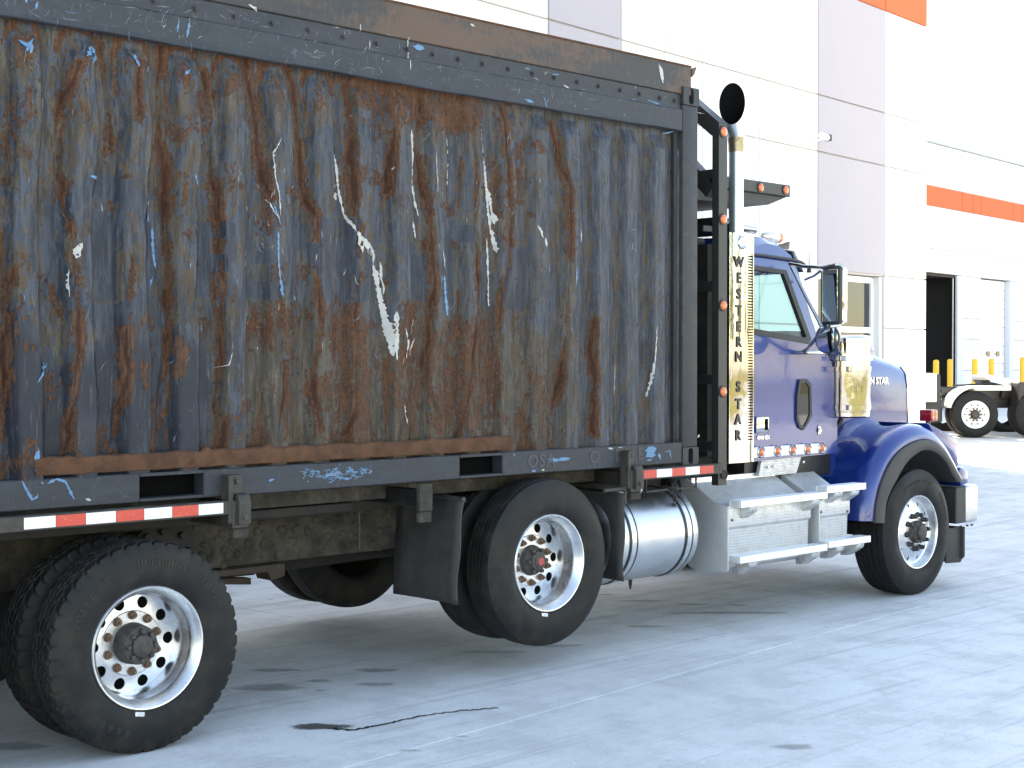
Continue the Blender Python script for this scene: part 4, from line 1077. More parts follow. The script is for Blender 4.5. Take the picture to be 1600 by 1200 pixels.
for x in (3.1, 4.15):
    bm = new_bm(); add_lathe(bm, [(.10, 0), (.135, .03), (.14, .09), (.12, .12), (.135, .15), (.14, .2), (.10, .23)], (x, 1.0, .55), 'Z', 20); part('air_bag', bm, 'plastic')
bm = new_bm(); add_tube(bm, [(5.2, 1.3, .66), (9.5, 1.3, .72)], .055, 14); part('drive_shaft', bm, 'frame')
# ---- rub rails with reflective tape, outriggers, container locks
def rub_rail(x0, x1, xs_, first_red, stub=True):
    bm = new_bm(); add_box(bm, x0, x1, .012, .07, 1.150, 1.222, .004); r = part('rub_rail', bm, 'bracket')
    red = first_red
    for a, b in zip(xs_[:-1], xs_[1:]):
        b2 = new_bm(); add_box(b2, a+.001, b-.001, .0095, .013, 1.160, 1.214, .0008); obj('reflective_tape', b2, 'tape_r' if red else 'tape_w', r, 0); red = not red
tp = [P(px, 812, .012).x for px in (37, 87, 134, 181, 225, 269, 310, 349)]
rub_rail(2.85, 4.10, tp, False)
tp = [P(px, 740, .012).x for px in (1003, 1026, 1050, 1071, 1093, 1115)]
rub_rail(7.28, 8.165, tp, True)
rub_rail(1.7, 2.78, [1.75, 1.9, 2.05, 2.2, 2.35, 2.5, 2.65], True)
def lock(x0, x1):
    bm = new_bm()
    add_box(bm, x0, x1, -.002, .10, 1.075, 1.225, .006)
    add_box(bm, x0-.018, x0+.012, .006, .085, 1.10, 1.352, .005)      # side cheek
    o = part('container_lock', bm, 'bracket')
    b2 = new_bm(); add_prism(b2, [(-.012, 1.095), (-.028, 1.10), (-.028, 1.215), (-.012, 1.250), (.052, 1.255), (.052, 1.350), (.066, 1.352), (.068, 1.245), (.004, 1.232), (-.002, 1.205), (-.002, 1.095)], x0+.022, x1-.006, 'X', .002)
    obj('lock_strap', b2, 'bracket', o)
    for z, y in ((1.318, .052), (1.132, -.028)):
        b2 = new_bm(); add_lathe(b2, [(.021, 0), (.021, -.004), (.001, -.004)], ((x0+x1)/2+.006, y, z), 'Y', 14); add_hex(b2, ((x0+x1)/2+.006, y-.003, z), .014, .014); obj('bolt', b2, 'lug', o)
    b2 = new_bm(); add_box(b2, x0+.004, x1-.002, .002, .05, 1.025, 1.073, .004); obj('outrigger_end', b2, 'mud', o)
    b2 = new_bm(); add_box(b2, x0+.006, x1-.006, .10, .9, 1.08, 1.21, .004); obj('outrigger', b2, 'frame', o)
lock(4.105, 4.205); lock(7.180, 7.282)
bm = new_bm(); add_box(bm, 5.362, 5.460, .0, .035, 1.075, 1.232, .005); o = part('outrigger', bm, 'mud')
bm = new_bm(); add_box(bm, 5.366, 5.456, .004, .04, 1.010, 1.073, .005); obj('outrigger_end', bm, 'mud', o)
bm = new_bm(); add_box(bm, 5.38, 5.44, .041, .7, 1.10, 1.20, .004); obj('outrigger_arm', bm, 'black', o)
bm = new_bm(); add_box(bm, 2.80, 2.85, .0, .4, 1.08, 1.225, .004); part('outrigger', bm, 'mud')
# hanging wires and hose hooks
for px, y0, y1, yy in ((561, 801, 858, .45), (605, 759, 779, .33), (936, 734, 752, .33)):
    a, b = P(px, y0, yy), P(px, y1, yy); bm = new_bm(); add_tube(bm, [a, (a+b)/2+Vector((.004, 0, 0)), b], .006, 6); part('tie_wire', bm, 'bracket')
for x in (7.42, 7.95):
    bm = new_bm(); add_tube(bm, [(x, .08, 1.15), (x, .08, 1.06), (x+.22*(1 if x < 7.5 else -1), .08, 1.065)], .008, 8); part('hook', bm, 'bracket')
bm = new_bm()
for k in range(9):
    add_lathe(bm, [(.013, -.006), (.018, 0), (.013, .006), (.009, 0), (.013, -.006)], (7.80, .15, 1.14-.026*k), 'X' if k % 2 else 'Y', 10)
part('chain', bm, 'bracket')
# ---- mud flaps: sheets hung across the truck behind and ahead of the lifted wheel
def flap(x, z0, z1, y0, y1, bow):
    bm = new_bm(); rows = []
    for i in range(15):
        z = z1+(z0-z1)*i/14; dx = -bow*math.sin(i/14*PI*.5)
        rows.append([(x+dx+.02*math.sin(k/8*PI)*i/14, y0+(y1-y0)*k/8+.008*math.sin(i*.7)*(k == 0), z) for k in range(9)])
    add_grid(bm, rows); o = part('mud_flap', bm, 'flap', smooth=60)
    md = o.modifiers.new('thick', 'SOLIDIFY'); md.thickness = .010
    return o
flap(5.72, .50, 1.115, .02, .62, .05); o = flap(7.15, .49, 1.07, .02, .62, .02)
bm = new_bm(); add_tube(bm, [(6.95, .03, 1.10), (7.145, .03, 1.102), (7.155, .03, 1.07), (7.155, .03, 1.0)], .012, 8); add_tube(bm, [(7.155, .03, 1.10), (7.155, .65, 1.10)], .018, 8); part('flap_hanger', bm, 'bracket')
bm = new_bm(); add_tube(bm, [(5.725, .03, 1.12), (5.725, .65, 1.12)], .018, 8); part('flap_hanger', bm, 'bracket')
flap(7.15, .49, 1.07, 1.96, 2.56, .02); flap(5.72, .50, 1.115, 1.96, 2.56, .05)
# ---- fuel tank
TR, TC = .318, (0, .40, .735)
prof = [(.001, 7.11), (.12, 7.112), (.22, 7.12), (.28, 7.135), (.308, 7.16), (TR, 7.19), (TR, 7.3), (TR, 7.6), (TR, 7.85), (TR, 7.97), (.308, 7.995), (.28, 8.015), (.15, 8.03), (.001, 8.035)]
bm = new_bm(); add_lathe(bm, prof, TC, 'X', 64); tank = part('fuel_tank', bm, 'tank', smooth=50)
for x in (7.30, 7.88):
    bm = new_bm(); add_lathe(bm, [(TR+.001, x-.040), (TR+.006, x-.040), (TR+.006, x-.024), (TR+.001, x-.024)], TC, 'X', 64); add_lathe(bm, [(TR+.001, x+.024), (TR+.006, x+.024), (TR+.006, x+.040), (TR+.001, x+.040)], TC, 'X', 64); obj('strap_gasket', bm, 'black', tank, 40)
    bm = new_bm(); add_lathe(bm, [(TR+.001, x-.024), (TR+.008, x-.022), (TR+.008, x+.022), (TR+.001, x+.024)], TC, 'X', 64); obj('tank_strap', bm, 'alu', tank, 30)
for x, y in ((7.42, .30), (7.62, .36)):
    bm = new_bm(); zc = TC[2]+math.sqrt(TR**2-(y-TC[1])**2); add_lathe(bm, [(.055, -.02), (.055, .01), (.03, .015), (.03, .03), (.045, .032), (.045, .062), (.035, .068), (.001, .068)], (x, y, zc), 'Z', 20); obj('filler_cap', bm, 'white', tank, 40)
bm = new_bm(); add_lathe(bm, [(.016, 0), (.012, -.05), (.004, -.08)], (7.62, .40, TC[2]-TR+.004), 'Z', 10); obj('drain_plug', bm, 'black', tank)
boxpart('tank_bracket', 'black', 7.26, 7.34, .5, .9, .5, 1.0); boxpart('tank_bracket', 'black', 7.89, 7.97, .5, .9, .5, 1.0)
boxpart('air_tank_shelf', 'black', 7.1, 8.9, .66, .88, .70, 1.06)
bm = new_bm(); add_lathe(bm, [(.001, 8.2), (.10, 8.21), (.13, 8.25), (.13, 8.95), (.10, 8.99), (.001, 9.0)], (0, .62, 1.0), 'X', 24); part('air_tank', bm, 'black')
# ---- tread-plate step boxes
def step_box(x0, x1, rear_cap, lbl):
    # profile across the truck (y, z): slanted top, mid ledge, lower box with a rounded tail underneath
    poly = [(.42, 1.058), (.19, .915), (.075, .900), (.075, .745), (.105, .730), (.105, .46), (.18, .42), (.34, .42), (.46, .50), (.50, 1.04)]
    bm = new_bm(); add_prism(bm, poly, x0, x1, 'X', .006); o = part('step_box', bm, 'diamond', label=lbl)
    return o
sb1 = step_box(8.30, 9.33, True, 'long tread plate step box behind the front wheel'); sb2 = step_box(9.43, 9.86, False, 'short tread plate step box next to the front fender')
cheek = [(.445, 1.085), (.18, .92), (.060, .905), (.060, .44), (.08, .425), (.32, .40), (.42, .44), (.50, .56), (.52, 1.08)]
bm = new_bm(); add_prism(bm, cheek, 8.284, 8.299, 'X', .003); obj('end_plate', bm, 'plate', sb1)
bm = new_bm(); add_prism(bm, [(.44, 1.07), (.18, .92), (.060, .905), (.060, .44), (.2, .40), (.42, .44), (.5, 1.05)], 9.415, 9.429, 'X', .003); obj('end_plate', bm, 'plate', sb2)
bm = new_bm(); add_box(bm, 8.30, 9.32, .405, .425, 1.048, 1.088, .003); obj('top_flange', bm, 'alu', sb1)
def tread(x0, x1, z, par):
    bm = new_bm()
    y0, y1 = -.015, .10
    add_box(bm, x0, x1, y0, y0+.014, z-.052, z, .003); add_box(bm, x0, x1, y1-.014, y1, z-.050, z-.002, .003)
    add_box(bm, x0, x0+.012, y0+.015, y1-.015, z-.051, z-.001, .002); add_box(bm, x1-.012, x1, y0+.015, y1-.015, z-.051, z-.001, .002)
    for k in range(3):
        yb = y0+.036+k*.038; add_box(bm, x0+.013, x1-.013, yb, yb+.012, z-.03, z-.003, .002)
    n = int((x1-x0)/.065)
    for k in range(1, n): xx = x0+(x1-x0)*k/n; add_box(bm, xx-.009, xx+.009, y0+.016, y1-.016, z-.028, z-.0035, .002)
    o = obj('step', bm, 'white_alu', par)
    for xx in (x0+.10, x1-.20):
        b2 = new_bm(); add_prism(b2, [(-.02, z-.054), (.14, z-.054), (.14, z-.15), (.09, z-.15), (-.01, z-.085)], xx, xx+.10, 'X', .003); b3 = obj('step_bracket', b2, 'alu_dull', par)
        for q in (.03, .07):
            pass
M['white_alu'] = grimy('bare_aluminium', (.80, .81, .82), (.60, .60, .60), .38, .55, 14, .5, .8)
M['alu_dull'] = grimy('dull_aluminium', (.66, .66, .66), (.34, .32, .29), .42, .75, 18, .4, .75)
tread(8.345, 9.42, .945, sb1); tread(8.335, 9.42, .545, sb1); tread(9.42, 9.95, .985, sb2); tread(9.44, 10.02, .560, sb2)
for x, z in ((8.35, .80), (8.33, .50), (8.33, .455), (9.28, .74), (9.28, .87), (9.46, .78), (9.82, .76), (9.46, .88), (8.52, .48)):
    bm = new_bm(); add_lathe(bm, [(.010, 0), (.009, -.006), (.001, -.007)], (x, .073 if z > .75 else .103, z), 'Y', 8); obj('bolt', bm, 'lug', sb1 if x < 9.4 else sb2)

# ---- headache rack: bent posts, cross tubes and the tarp-roof shelf over the cab
bm = new_bm(); rk = .068
def sqbar(bm, pts, w, d):
    """rectangular bar swept in an X-Z plane; w across the path, d along Y"""
    for a, b in zip(pts[:-1], pts[1:]):
        a, b = Vector(a), Vector(b); t_ = (b-a).normalized(); nrm = Vector((-t_.z, 0, t_.x))*w/2
        vs_ = []
        for p in (a-t_*w*.2, b+t_*w*.2):
            for s, yy in ((-1, 0), (1, 0), (1, d), (-1, d)): vs_.append(bm.verts.new(p+nrm*s+Vector((0, yy, 0))))
        for f in ((0, 1, 2, 3), (7, 6, 5, 4), (0, 4, 5, 1), (1, 5, 6, 2), (2, 6, 7, 3), (3, 7, 4, 0)): bm.faces.new([vs_[i] for i in f])
sqbar(bm, [(8.222, .06, 1.08), (8.222, .06, 3.62)], .095, .06)
def yzbar(bm, p, q, w, x0, x1):
    a_, b_ = Vector((0, p[0], p[1])), Vector((0, q[0], q[1])); t_ = (b_-a_).normalized(); nr = Vector((0, -t_.z, t_.y))*w/2
    vs_ = [bm.verts.new(v+Vector((x, 0, 0))) for v in (a_-nr, a_+nr, b_+nr, b_-nr) for x in (x0, x1)]
    for f in ((0, 2, 4, 6), (1, 7, 5, 3), (0, 1, 3, 2), (2, 3, 5, 4), (4, 5, 7, 6), (6, 7, 1, 0)): bm.faces.new([vs_[i] for i in f])
for sg, yb in ((1, .0), (-1, 2.60)):
    yzbar(bm, (yb+sg*.10, 3.60), (yb+sg*.62, 4.02), .11, 8.182, 8.288); yzbar(bm, (yb+sg*.15, 3.16), (yb+sg*.62, 3.60), .10, 8.186, 8.284)
sqbar(bm, [(8.235, 2.42, 1.08), (8.235, 2.42, 3.62)], .10, .12)
add_box(bm, 8.181, 8.289, .58, 2.02, 3.98, 4.07)
rack = part('headache_rack', bm, 'rack', smooth=20)
for z in (1.30, 1.78, 2.45, 3.25): boxpart('cross_tube', 'rack', 8.19, 8.27, .122, 2.418, z, z+.07, parent=rack)
bm = new_bm(); add_lathe(bm, [(.032, 0), (.032, -.012), (.026, -.014), (.024, -.006), (.001, -.006)], (8.235, .058, 1.135), 'Y', 20); obj('pin', bm, 'oldsteel', rack)
def marker(x, y, z, par, r=.034):
    bm = new_bm(); add_lathe(bm, [(r*1.25, .0), (r*1.25, -.006), (r*1.02, -.008)], (x, y, z), 'Y', 22); o = obj('marker_light', bm, 'black', par)
    bm = new_bm(); add_lathe(bm, [(r, -.004), (r*.95, -.012), (r*.6, -.017), (.001, -.019)], (x, y, z), 'Y', 22); obj('lens', bm, 'amber', o, 60)
for px, py in ((1125, 205), (1124, 342), (1122.5, 477), (1121.5, 612)):
    p = P(px, py, .058); marker(8.222, .059, p.z, rack)
bm = new_bm(); add_box(bm, 8.05, 9.449, .36, 2.25, 3.238, 3.330, .006); shelf = obj('roof_shelf', bm, 'rack', rack)
bm = new_bm(); add_prism(bm, [(8.06, 3.236), (9.43, 3.236), (9.2, 3.16), (8.3, 3.13), (8.06, 3.16)], .39, 2.22); obj('shelf_pan', bm, 'plastic', shelf)
for px, py in ((1188, 293), (1227, 297)): p = P(px, py, .36); marker(p.x, .36, p.z, shelf, .032)

# ---- exhaust stack and polished guard
SX, SY = 8.605, .24
bm = new_bm(); n = 40; rows = []
rad = .078
for z, r in ((1.25, .055), (2.95, .055), (3.30, .055), (3.54, .055), (3.56, .057), (3.60, .062)):
    rows.append([(SX+r*math.cos(2*PI*k/n), SY+r*math.sin(2*PI*k/n), z) for k in range(n)])
# slash-cut mouth opening towards the tail and the camera
def slash(r, z0):
    out = []
    for k in range(n):
        a = 2*PI*k/n; dx, dy = r*math.cos(a), r*math.sin(a)
        out.append((SX+dx*1.0-.05, SY+dy, z0+dx*1.45+dy*1.05))
    return out
rows.append(slash(rad+.016, 3.84)); rows.append(slash(rad+.017, 3.845)); rows.append(slash(rad+.012, 3.843))
rows.append([(SX-.006+.048*math.cos(2*PI*k/n), SY+.048*math.sin(2*PI*k/n), 3.645) for k in range(n)])
rows.append([(SX+.04*math.cos(2*PI*k/n), SY+.04*math.sin(2*PI*k/n), 2.9) for k in range(n)])
add_grid(bm, rows[:8], True); stack = part('exhaust_stack', bm, 'stack', smooth=50)
bm = new_bm(); add_grid(bm, rows[7:], True); obj('soot_lining', bm, 'dark', stack, 50)
bm = new_bm(); add_lathe(bm, [(.056, 3.49), (.0572, 3.50), (.0585, 3.555), (.0635, 3.598)], (SX, SY, 0), 'Z', 40); obj('heat_stain', bm, 'burnt', stack, 50) if 'burnt' in M else bm.free()
bm = new_bm(); add_tube(bm, [(8.42, .3, 2.95), (8.72, .3, 2.95)], .022, 8); add_box(bm, 8.30, 8.66, .30, .42, 2.89, 2.94, .006); obj('clamp', bm, 'black', stack)
gx0, gx1, gz0, gz1, gy = 8.396, 8.686, 1.203, 2.883, .14
bm = new_bm(); rows = []
for k in range(13):
    a = (k/12-.5)*2; x = gx0+.008+(gx1-gx0-.016)*k/12
    rows.append([(x, gy+.012*a*a, gz0), (x, gy+.012*a*a, (gz0+gz1)/2), (x, gy+.012*a*a, gz1)])
rows = [[(gx0, gy+.11, z) for z in (gz0, (gz0+gz1)/2, gz1)], [(gx0+.001, gy+.022, z) for z in (gz0, (gz0+gz1)/2, gz1)]]+rows+[[(gx1-.001, gy+.022, z) for z in (gz0, (gz0+gz1)/2, gz1)], [(gx1, gy+.13, z) for z in (gz0, (gz0+gz1)/2, gz1)]]
add_grid(bm, rows); guard = part('stack_guard', bm, 'guard', smooth=25, label='mirror polished upright stack guard with black letters')
bm = new_bm()
for k in range(66):
    z = 1.37+(2.72-1.37)*k/65; add_box(bm, gx1-.062, gx1-.014, gy-.0015+.006, gy+.014, z-.0045, z+.0045)
o = obj('vent_slots', bm, 'dark', guard, 0); o['kind'] = 'stuff'
for side in (gx0+.004, gx1-.004):
    bm = new_bm(); add_box(bm, side-.004, side+.004, gy-.004, gy+.02, gz0, gz1, .001); obj('rim_trim', bm, 'chrome', guard)
bm = new_bm(); add_lathe(bm, [(.050, 0), (.046, -.006), (.04, -.010), (.030, -.006), (.001, -.004)], (8.545, gy-.001, 2.815), 'Y', 24); obj('clamp_boss', bm, 'chrome', guard)
for ch, px, py in (('W', 1154.5, 410), ('E', 1154.5, 435), ('S', 1154, 460), ('T', 1154, 486), ('E', 1154, 511), ('R', 1154, 535), ('N', 1154, 558), ('S', 1153.5, 605), ('T', 1153.5, 632), ('A', 1153, 656), ('R', 1153, 681)):
    p = P(px, py, gy); me_ = text_mesh(ch, .105, .0012, .004)
    me_.transform(Matrix.Translation((p.x, gy-.0035, p.z)) @ Matrix(((1, 0, 0, 0), (0, 0, -1, 0), (0, 1, 0, 0), (0, 0, 0, 1))))
    obj('letter', me_, 'letter', guard, 0)
boxpart('muffler_bracket', 'frame', 8.30, 8.39, .26, .38, 1.25, 2.80)

# ---- cab
YC, YF = .34, 2.24
def cab_side_y(z): return YC+max(0, z-2.05)*.10+max(0, 1.45-z)*.02
bm = new_bm()
prof = [(8.92, 1.18), (8.90, 1.35), (8.90, 2.30), (8.93, 2.74), (9.02, 2.865), (9.22, 2.905), (9.40, 2.895), (9.54, 2.825), (9.62, 2.70), (9.74, 2.30), (9.86, 2.03), (9.98, 1.95), (10.06, 1.80), (10.08, 1.20)]
m = 24; rows = []
ymid = (YC+YF)/2
for x, z in prof:
    row = []
    for k in range(m+1):
        s = (k/m-.5)*2; hw = (YF-YC)/2-max(0, z-2.05)*.10
        bul = (.05 if z > 2.6 else 0.)*(1-s**4)
        fwd = (.16*(1-abs(s)**3) if (2.0 < z < 2.7 and x > 9.4) else 0)
        row.append((x+fwd, ymid+hw*s, z+bul-.04*(abs(s) > .93)*(z > 2.6)))
    rows.append(row)
vr = [[bm.verts.new(p) for p in row] for row in rows]
for i in range(len(vr)-1):
    for k in range(m):
        if i in (8, 9) and 1 <= k <= m-2 and k not in (m//2-1, m//2): continue      # windshield opening
        bm.faces.new((vr[i][k], vr[i][k+1], vr[i+1][k+1], vr[i+1][k]))
# side walls: near side is left open round the door window
L = [v[0] for v in vr]; Rr = [v[-1] for v in vr]
hw2 = [bm.verts.new((x, YF-(cab_side_y(z)-YC), z)) for x, z in [(8.93, 2.665), (9.42, 2.640), (9.66, 2.16), (9.655, 2.125), (8.93, 2.19)]]
for f in ((Rr[2], Rr[3], hw2[0], hw2[4]), (Rr[3], Rr[4], Rr[5], Rr[6], hw2[1], hw2[0]), (Rr[6], Rr[7], Rr[8], hw2[1]), (Rr[8], Rr[9], hw2[2], hw2[1]), (Rr[9], Rr[10], Rr[11], hw2[3], hw2[2]), (Rr[11], Rr[12], Rr[13], Rr[0], Rr[1], Rr[2], hw2[4], hw2[3])): bm.faces.new(f)
bm.faces.new([v for v in (vr[0][0], vr[0][-1], vr[-1][-1], vr[-1][0])])
# near wall as a ring between outline and window hole
hole = [(8.93, 2.665), (9.42, 2.640), (9.66, 2.16), (9.655, 2.125), (8.93, 2.19)]
hv = [bm.verts.new((x, cab_side_y(z), z)) for x, z in hole]
def F_(*v):
    try: bm.faces.new(v)
    except ValueError: pass
F_(L[2], L[3], hv[0], hv[4]); F_(L[3], L[4], L[5], L[6], hv[1], hv[0]); F_(L[6], L[7], L[8], hv[1]); F_(L[8], L[9], hv[2], hv[1]); F_(L[9], L[10], L[11], hv[3], hv[2])
F_(L[11], L[12], L[13], L[0], L[1], L[2], hv[4], hv[3])
cab = part('cab', bm, 'blue', smooth=28)
# windshield and rear wall stuff
bm = new_bm(); rows = []
for z, x in ((2.66, 9.64), (2.06, 9.875)):
    rows.append([(x+.16*(1-abs((k/12-.5)*2)**3)+.006, ymid+(k/12-.5)*2*.82, z) for k in range(13)])
add_grid(bm, rows); obj('windshield', bm, 'glass', cab, 60)
bm = new_bm(); bm.faces.new([bm.verts.new((x, YF-(cab_side_y(z)-YC)-.01, z)) for x, z in hole]); obj('window', bm, 'glass', cab, 0)
# door skin, standing a few mm proud with a shut line all round
dy = lambda z: cab_side_y(z)-.008
def skin(poly, y_of, th):
    b2 = bmesh.new(); a = [b2.verts.new((x, y_of(z), z)) for x, z in poly]; c_ = [b2.verts.new((x, y_of(z)+th, z)) for x, z in poly]
    n = len(poly); b2.faces.new(a[::-1]); b2.faces.new(c_)
    for i in range(n): b2.faces.new((a[i], a[(i+1) % n], c_[(i+1) % n], c_[i]))
    return b2
dp = [(8.935, 1.315), (8.935, 2.175), (9.64, 2.11), (9.70, 2.085), (9.93, 1.99), (9.985, 1.86), (9.99, 1.42), (9.96, 1.375), (9.90, 1.36)]
b2 = skin(dp, dy, .014); bmesh.ops.bevel(b2, geom=b2.edges[:], offset=.003, segments=2, affect='EDGES')
door = part('door', b2, 'blue', smooth=40)
# gentle pressed line across the door
for z_, t_ in ((1.93, .004), (1.80, .003)):
    pass
fr = [(8.93, 2.69), (9.44, 2.665), (9.70, 2.125), (9.66, 2.085), (8.93, 2.155)]
fi = [(8.93, 2.655), (9.40, 2.632), (9.632, 2.15), (9.62, 2.135), (8.93, 2.20)]
bm = new_bm(); o1 = [bm.verts.new((x, dy(z)-.006, z)) for x, z in fr]; i1 = [bm.verts.new((x, dy(z)-.006, z)) for x, z in fi]; i2 = [bm.verts.new((x, dy(z)+.03, z)) for x, z in fi]; o2 = [bm.verts.new((x, dy(z)+.01, z)) for x, z in fr]
for k in range(5):
    q = (k+1) % 5; bm.faces.new((o1[k], o1[q], i1[q], i1[k])); bm.faces.new((i1[k], i1[q], i2[q], i2[k])); bm.faces.new((o1[k], o2[k], o2[q], o1[q]))
obj('window_seal', bm, 'plastic', door, 30)
bm = new_bm(); bm.faces.new([bm.verts.new((x, dy(z)+.018, z)) for x, z in fi]); obj('window', bm, 'glass', door, 0)
# low peep window
pc_ = [(1248, 593), (1259, 592), (1266, 600), (1267, 648), (1262, 660), (1254, 672), (1247, 668), (1243, 655), (1244, 618)]
pv_ = [P(a, b, dy(1.6)) for a, b in pc_]; ctr = sum(pv_, Vector())/len(pv_)
bm = new_bm(); o1 = [bm.verts.new((p.x, p.y-.012, p.z)) for p in pv_]; i1 = [bm.verts.new((ctr.x+(p.x-ctr.x)*.74, p.y-.012, ctr.z+(p.z-ctr.z)*.86)) for p in pv_]; o2 = [bm.verts.new((p.x, p.y+.004, p.z)) for p in pv_]; i2 = [bm.verts.new((v.co.x, v.co.y+.012, v.co.z)) for v in i1]
for k in range(len(pv_)):
    q = (k+1) % len(pv_); bm.faces.new((o1[k], o1[q], i1[q], i1[k])); bm.faces.new((o1[k], o2[k], o2[q], o1[q])); bm.faces.new((i1[k], i1[q], i2[q], i2[k]))
pw_ = obj('peep_window', bm, 'plastic', door, 30)
bm = new_bm(); bm.faces.new([bm.verts.new((ctr.x+(p.x-ctr.x)*.76, p.y-.004, ctr.z+(p.z-ctr.z)*.87)) for p in pv_]); obj('pane', bm, 'peep', pw_, 0) if False else obj('pane', bm, 'wglass', pw_, 0)
# door handle, badge, lock plate
h = P(1191, 663, dy(1.5))
bm = new_bm(); add_box(bm, h.x-.085, h.x+.075, dy(1.5)-.014, dy(1.5)+.002, h.z-.065, h.z+.06, .012, seg=2); hd = obj('handle', bm, 'chrome', door)
bm = new_bm(); add_box(bm, h.x+.015, h.x+.055, dy(1.5)-.018, dy(1.5)-.010, h.z-.045, h.z+.042, .003); obj('handle_recess', bm, 'dark', hd)
p_ = P(1192, 684, dy(1.4)); tm = text_mesh('4900 EX', .04, .002, .001); tm.transform(Matrix.Translation((p_.x, dy(1.4)-.003, p_.z)) @ Matrix(((1.15, 0, 0, 0), (0, 0, -1, 0), (0, 1, 0, 0), (0, 0, 0, 1)))); obj('badge', tm, 'silver_badge', door, 0)
p_ = P(1279.5, 672, dy(1.4)); bm = new_bm(); add_box(bm, p_.x-.018, p_.x+.018, dy(1.4)-.010, dy(1.4), p_.z-.035, p_.z+.035, .006); add_lathe(bm, [(.022, 0), (.02, -.006), (.001, -.008)], (p_.x, dy(1.4)-.008, p_.z), 'Y', 14); obj('lock_plate', bm, 'chrome', door)
# interior: seat, steering wheel, dark trim seen through the glass
boxpart('seat', 'plastic', 9.0, 9.45, .55, 1.05, 1.5, 1.9, bev=.05, parent=cab); boxpart('seat_back', 'plastic', 8.96, 9.1, .55, 1.05, 1.85, 2.35, bev=.05, parent=cab)
boxpart('dashboard', 'plastic', 9.52, 9.90, .42, 2.16, 1.75, 2.19, bev=.05, parent=cab)
bm = new_bm()
rr_ = [Vector((9.50+.09*math.sin(a)*0+.08*math.cos(a), 1.0+.22*math.sin(a), 2.10+.2*math.cos(a))) for a in [2*PI*k/28 for k in range(29)]]
add_tube(bm, rr_, .016, 8, False); obj('steering_wheel', bm, 'plastic', cab)
bm = new_bm(); add_tube(bm, [P(a, b, .95) for a, b in ((1256, 463), (1249, 460), (1244, 466), (1243, 478), (1246, 490), (1251, 497), (1258, 498))], .012, 8, False); obj('grab_handle', bm, 'plastic', cab)
bm = new_bm(); add_box(bm, 9.62, 9.70, 1.24, 1.30, 2.1, 2.7, .01); obj('windshield_pillar', bm, 'plastic', cab)
# drip rail, roof visor, lamps on the roof
bm = new_bm(); pr = [P(a, b, YC+.045) for a, b in ((1178, 397.5), (1200, 400), (1235, 405), (1252, 409), (1262, 416))]
add_tube(bm, [Vector((p.x, YC+.052, p.z)) for p in pr], .012, 8); obj('drip_rail', bm, 'black', cab)
bm = new_bm(); rows = []
for x, z, inset in ((9.47, 2.835, .0), (9.60, 2.83, .0), (9.74, 2.70, .02), (9.76, 2.67, .02)):
    rows.append([(x+.12*(1-abs((k/12-.5)*2)**3), ymid+(k/12-.5)*2*(.86-inset), z) for k in range(13)])
add_grid(bm, rows); vz = obj('sun_visor', bm, 'chrome', cab, 50); vz.modifiers.new('t', 'SOLIDIFY').thickness = .006
bm = new_bm(); add_prism(bm, [(9.34, 2.86), (9.52, 2.88), (9.56, 2.90), (9.55, 2.84), (9.44, 2.82)], YC+.10, YC+.14, bev=.004); obj('visor_end', bm, 'black', cab)
p_ = P(1205, 372, .60)
bm = new_bm(); add_lathe(bm, [(.001, -.12), (.03, -.10), (.045, 0), (.043, .09), (.025, .13), (.001, .14)], (p_.x, .60, 2.945), 'X', 18); rl = obj('roof_light', bm, 'clear', cab, 60)
bm = new_bm(); add_lathe(bm, [(.0445, .07), (.045, .10), (.028, .142), (.001, .146)], (p_.x, .60, 2.945), 'X', 18); obj('lens', bm, 'amber', rl, 60)
bm = new_bm(); add_box(bm, 9.16, 9.42, .86, .90, 2.98, 3.10, .004); add_box(bm, 9.16, 9.19, .86, 1.1, 2.95, 3.10, .004); wl_ = obj('work_light', bm, 'plastic', cab)
bm = new_bm(); add_tube(bm, [(9.06, .70, 3.02), (9.44, .70, 3.00)], .032, 14); add_tube(bm, [(9.0, .70, 3.02), (9.06, .70, 3.02)], .05, 14); obj('air_horn', bm, 'chrome', cab)
bm = new_bm(); add_box(bm, 8.72, 8.86, .9, 1.2, 2.86, 3.0, .01); add_lathe(bm, [(.05, 0), (.05, .05), (.001, .05)], (8.72, 1.0, 2.93), 'X', 14); add_tube(bm, [(8.6, .8, 2.88), (8.9, .8, 2.88)], .03, 8); obj('rear_work_light', bm, 'plastic', cab)
p_ = P(1264, 400, .40); bm = new_bm(); add_lathe(bm, [(.022, 0), (.016, .03), (.008, .05), (.004, .06), (.003, .16)], (9.76, .40, 2.66), 'Z', 10); obj('antenna', bm, 'black', cab)
# sill strip with five amber lights
bm = new_bm(); add_box(bm, 8.875, 9.862, YC-.028, YC+.02, 1.212, 1.292, .004); sill = part('light_bar', bm, 'white_alu')
for px, py in ((1189, 709), (1215, 707), (1238.5, 705), (1262, 702.5), (1284, 700.5)):
    p_ = P(px, py, YC-.03); bm = new_bm(); add_lathe(bm, [(.046, .004), (.046, -.010), (.041, -.014), (.036, -.008), (.030, -.006)], (p_.x, YC-.028, 1.252), 'Y', 24); bz = obj('lamp_bezel', bm, 'chrome', sill)
    bm = new_bm(); add_lathe(bm, [(.031, -.004), (.028, -.012), (.015, -.017), (.001, -.018)], (p_.x, YC-.028, 1.252), 'Y', 20); obj('lens', bm, 'amber', bz, 60)
bm = new_bm(); add_prism(bm, [(9.10, 1.19), (9.62, 1.19), (9.55, 1.06), (9.06, 1.06)], YC+.03, YC+.06); part('kick_plate', bm, 'diamond')
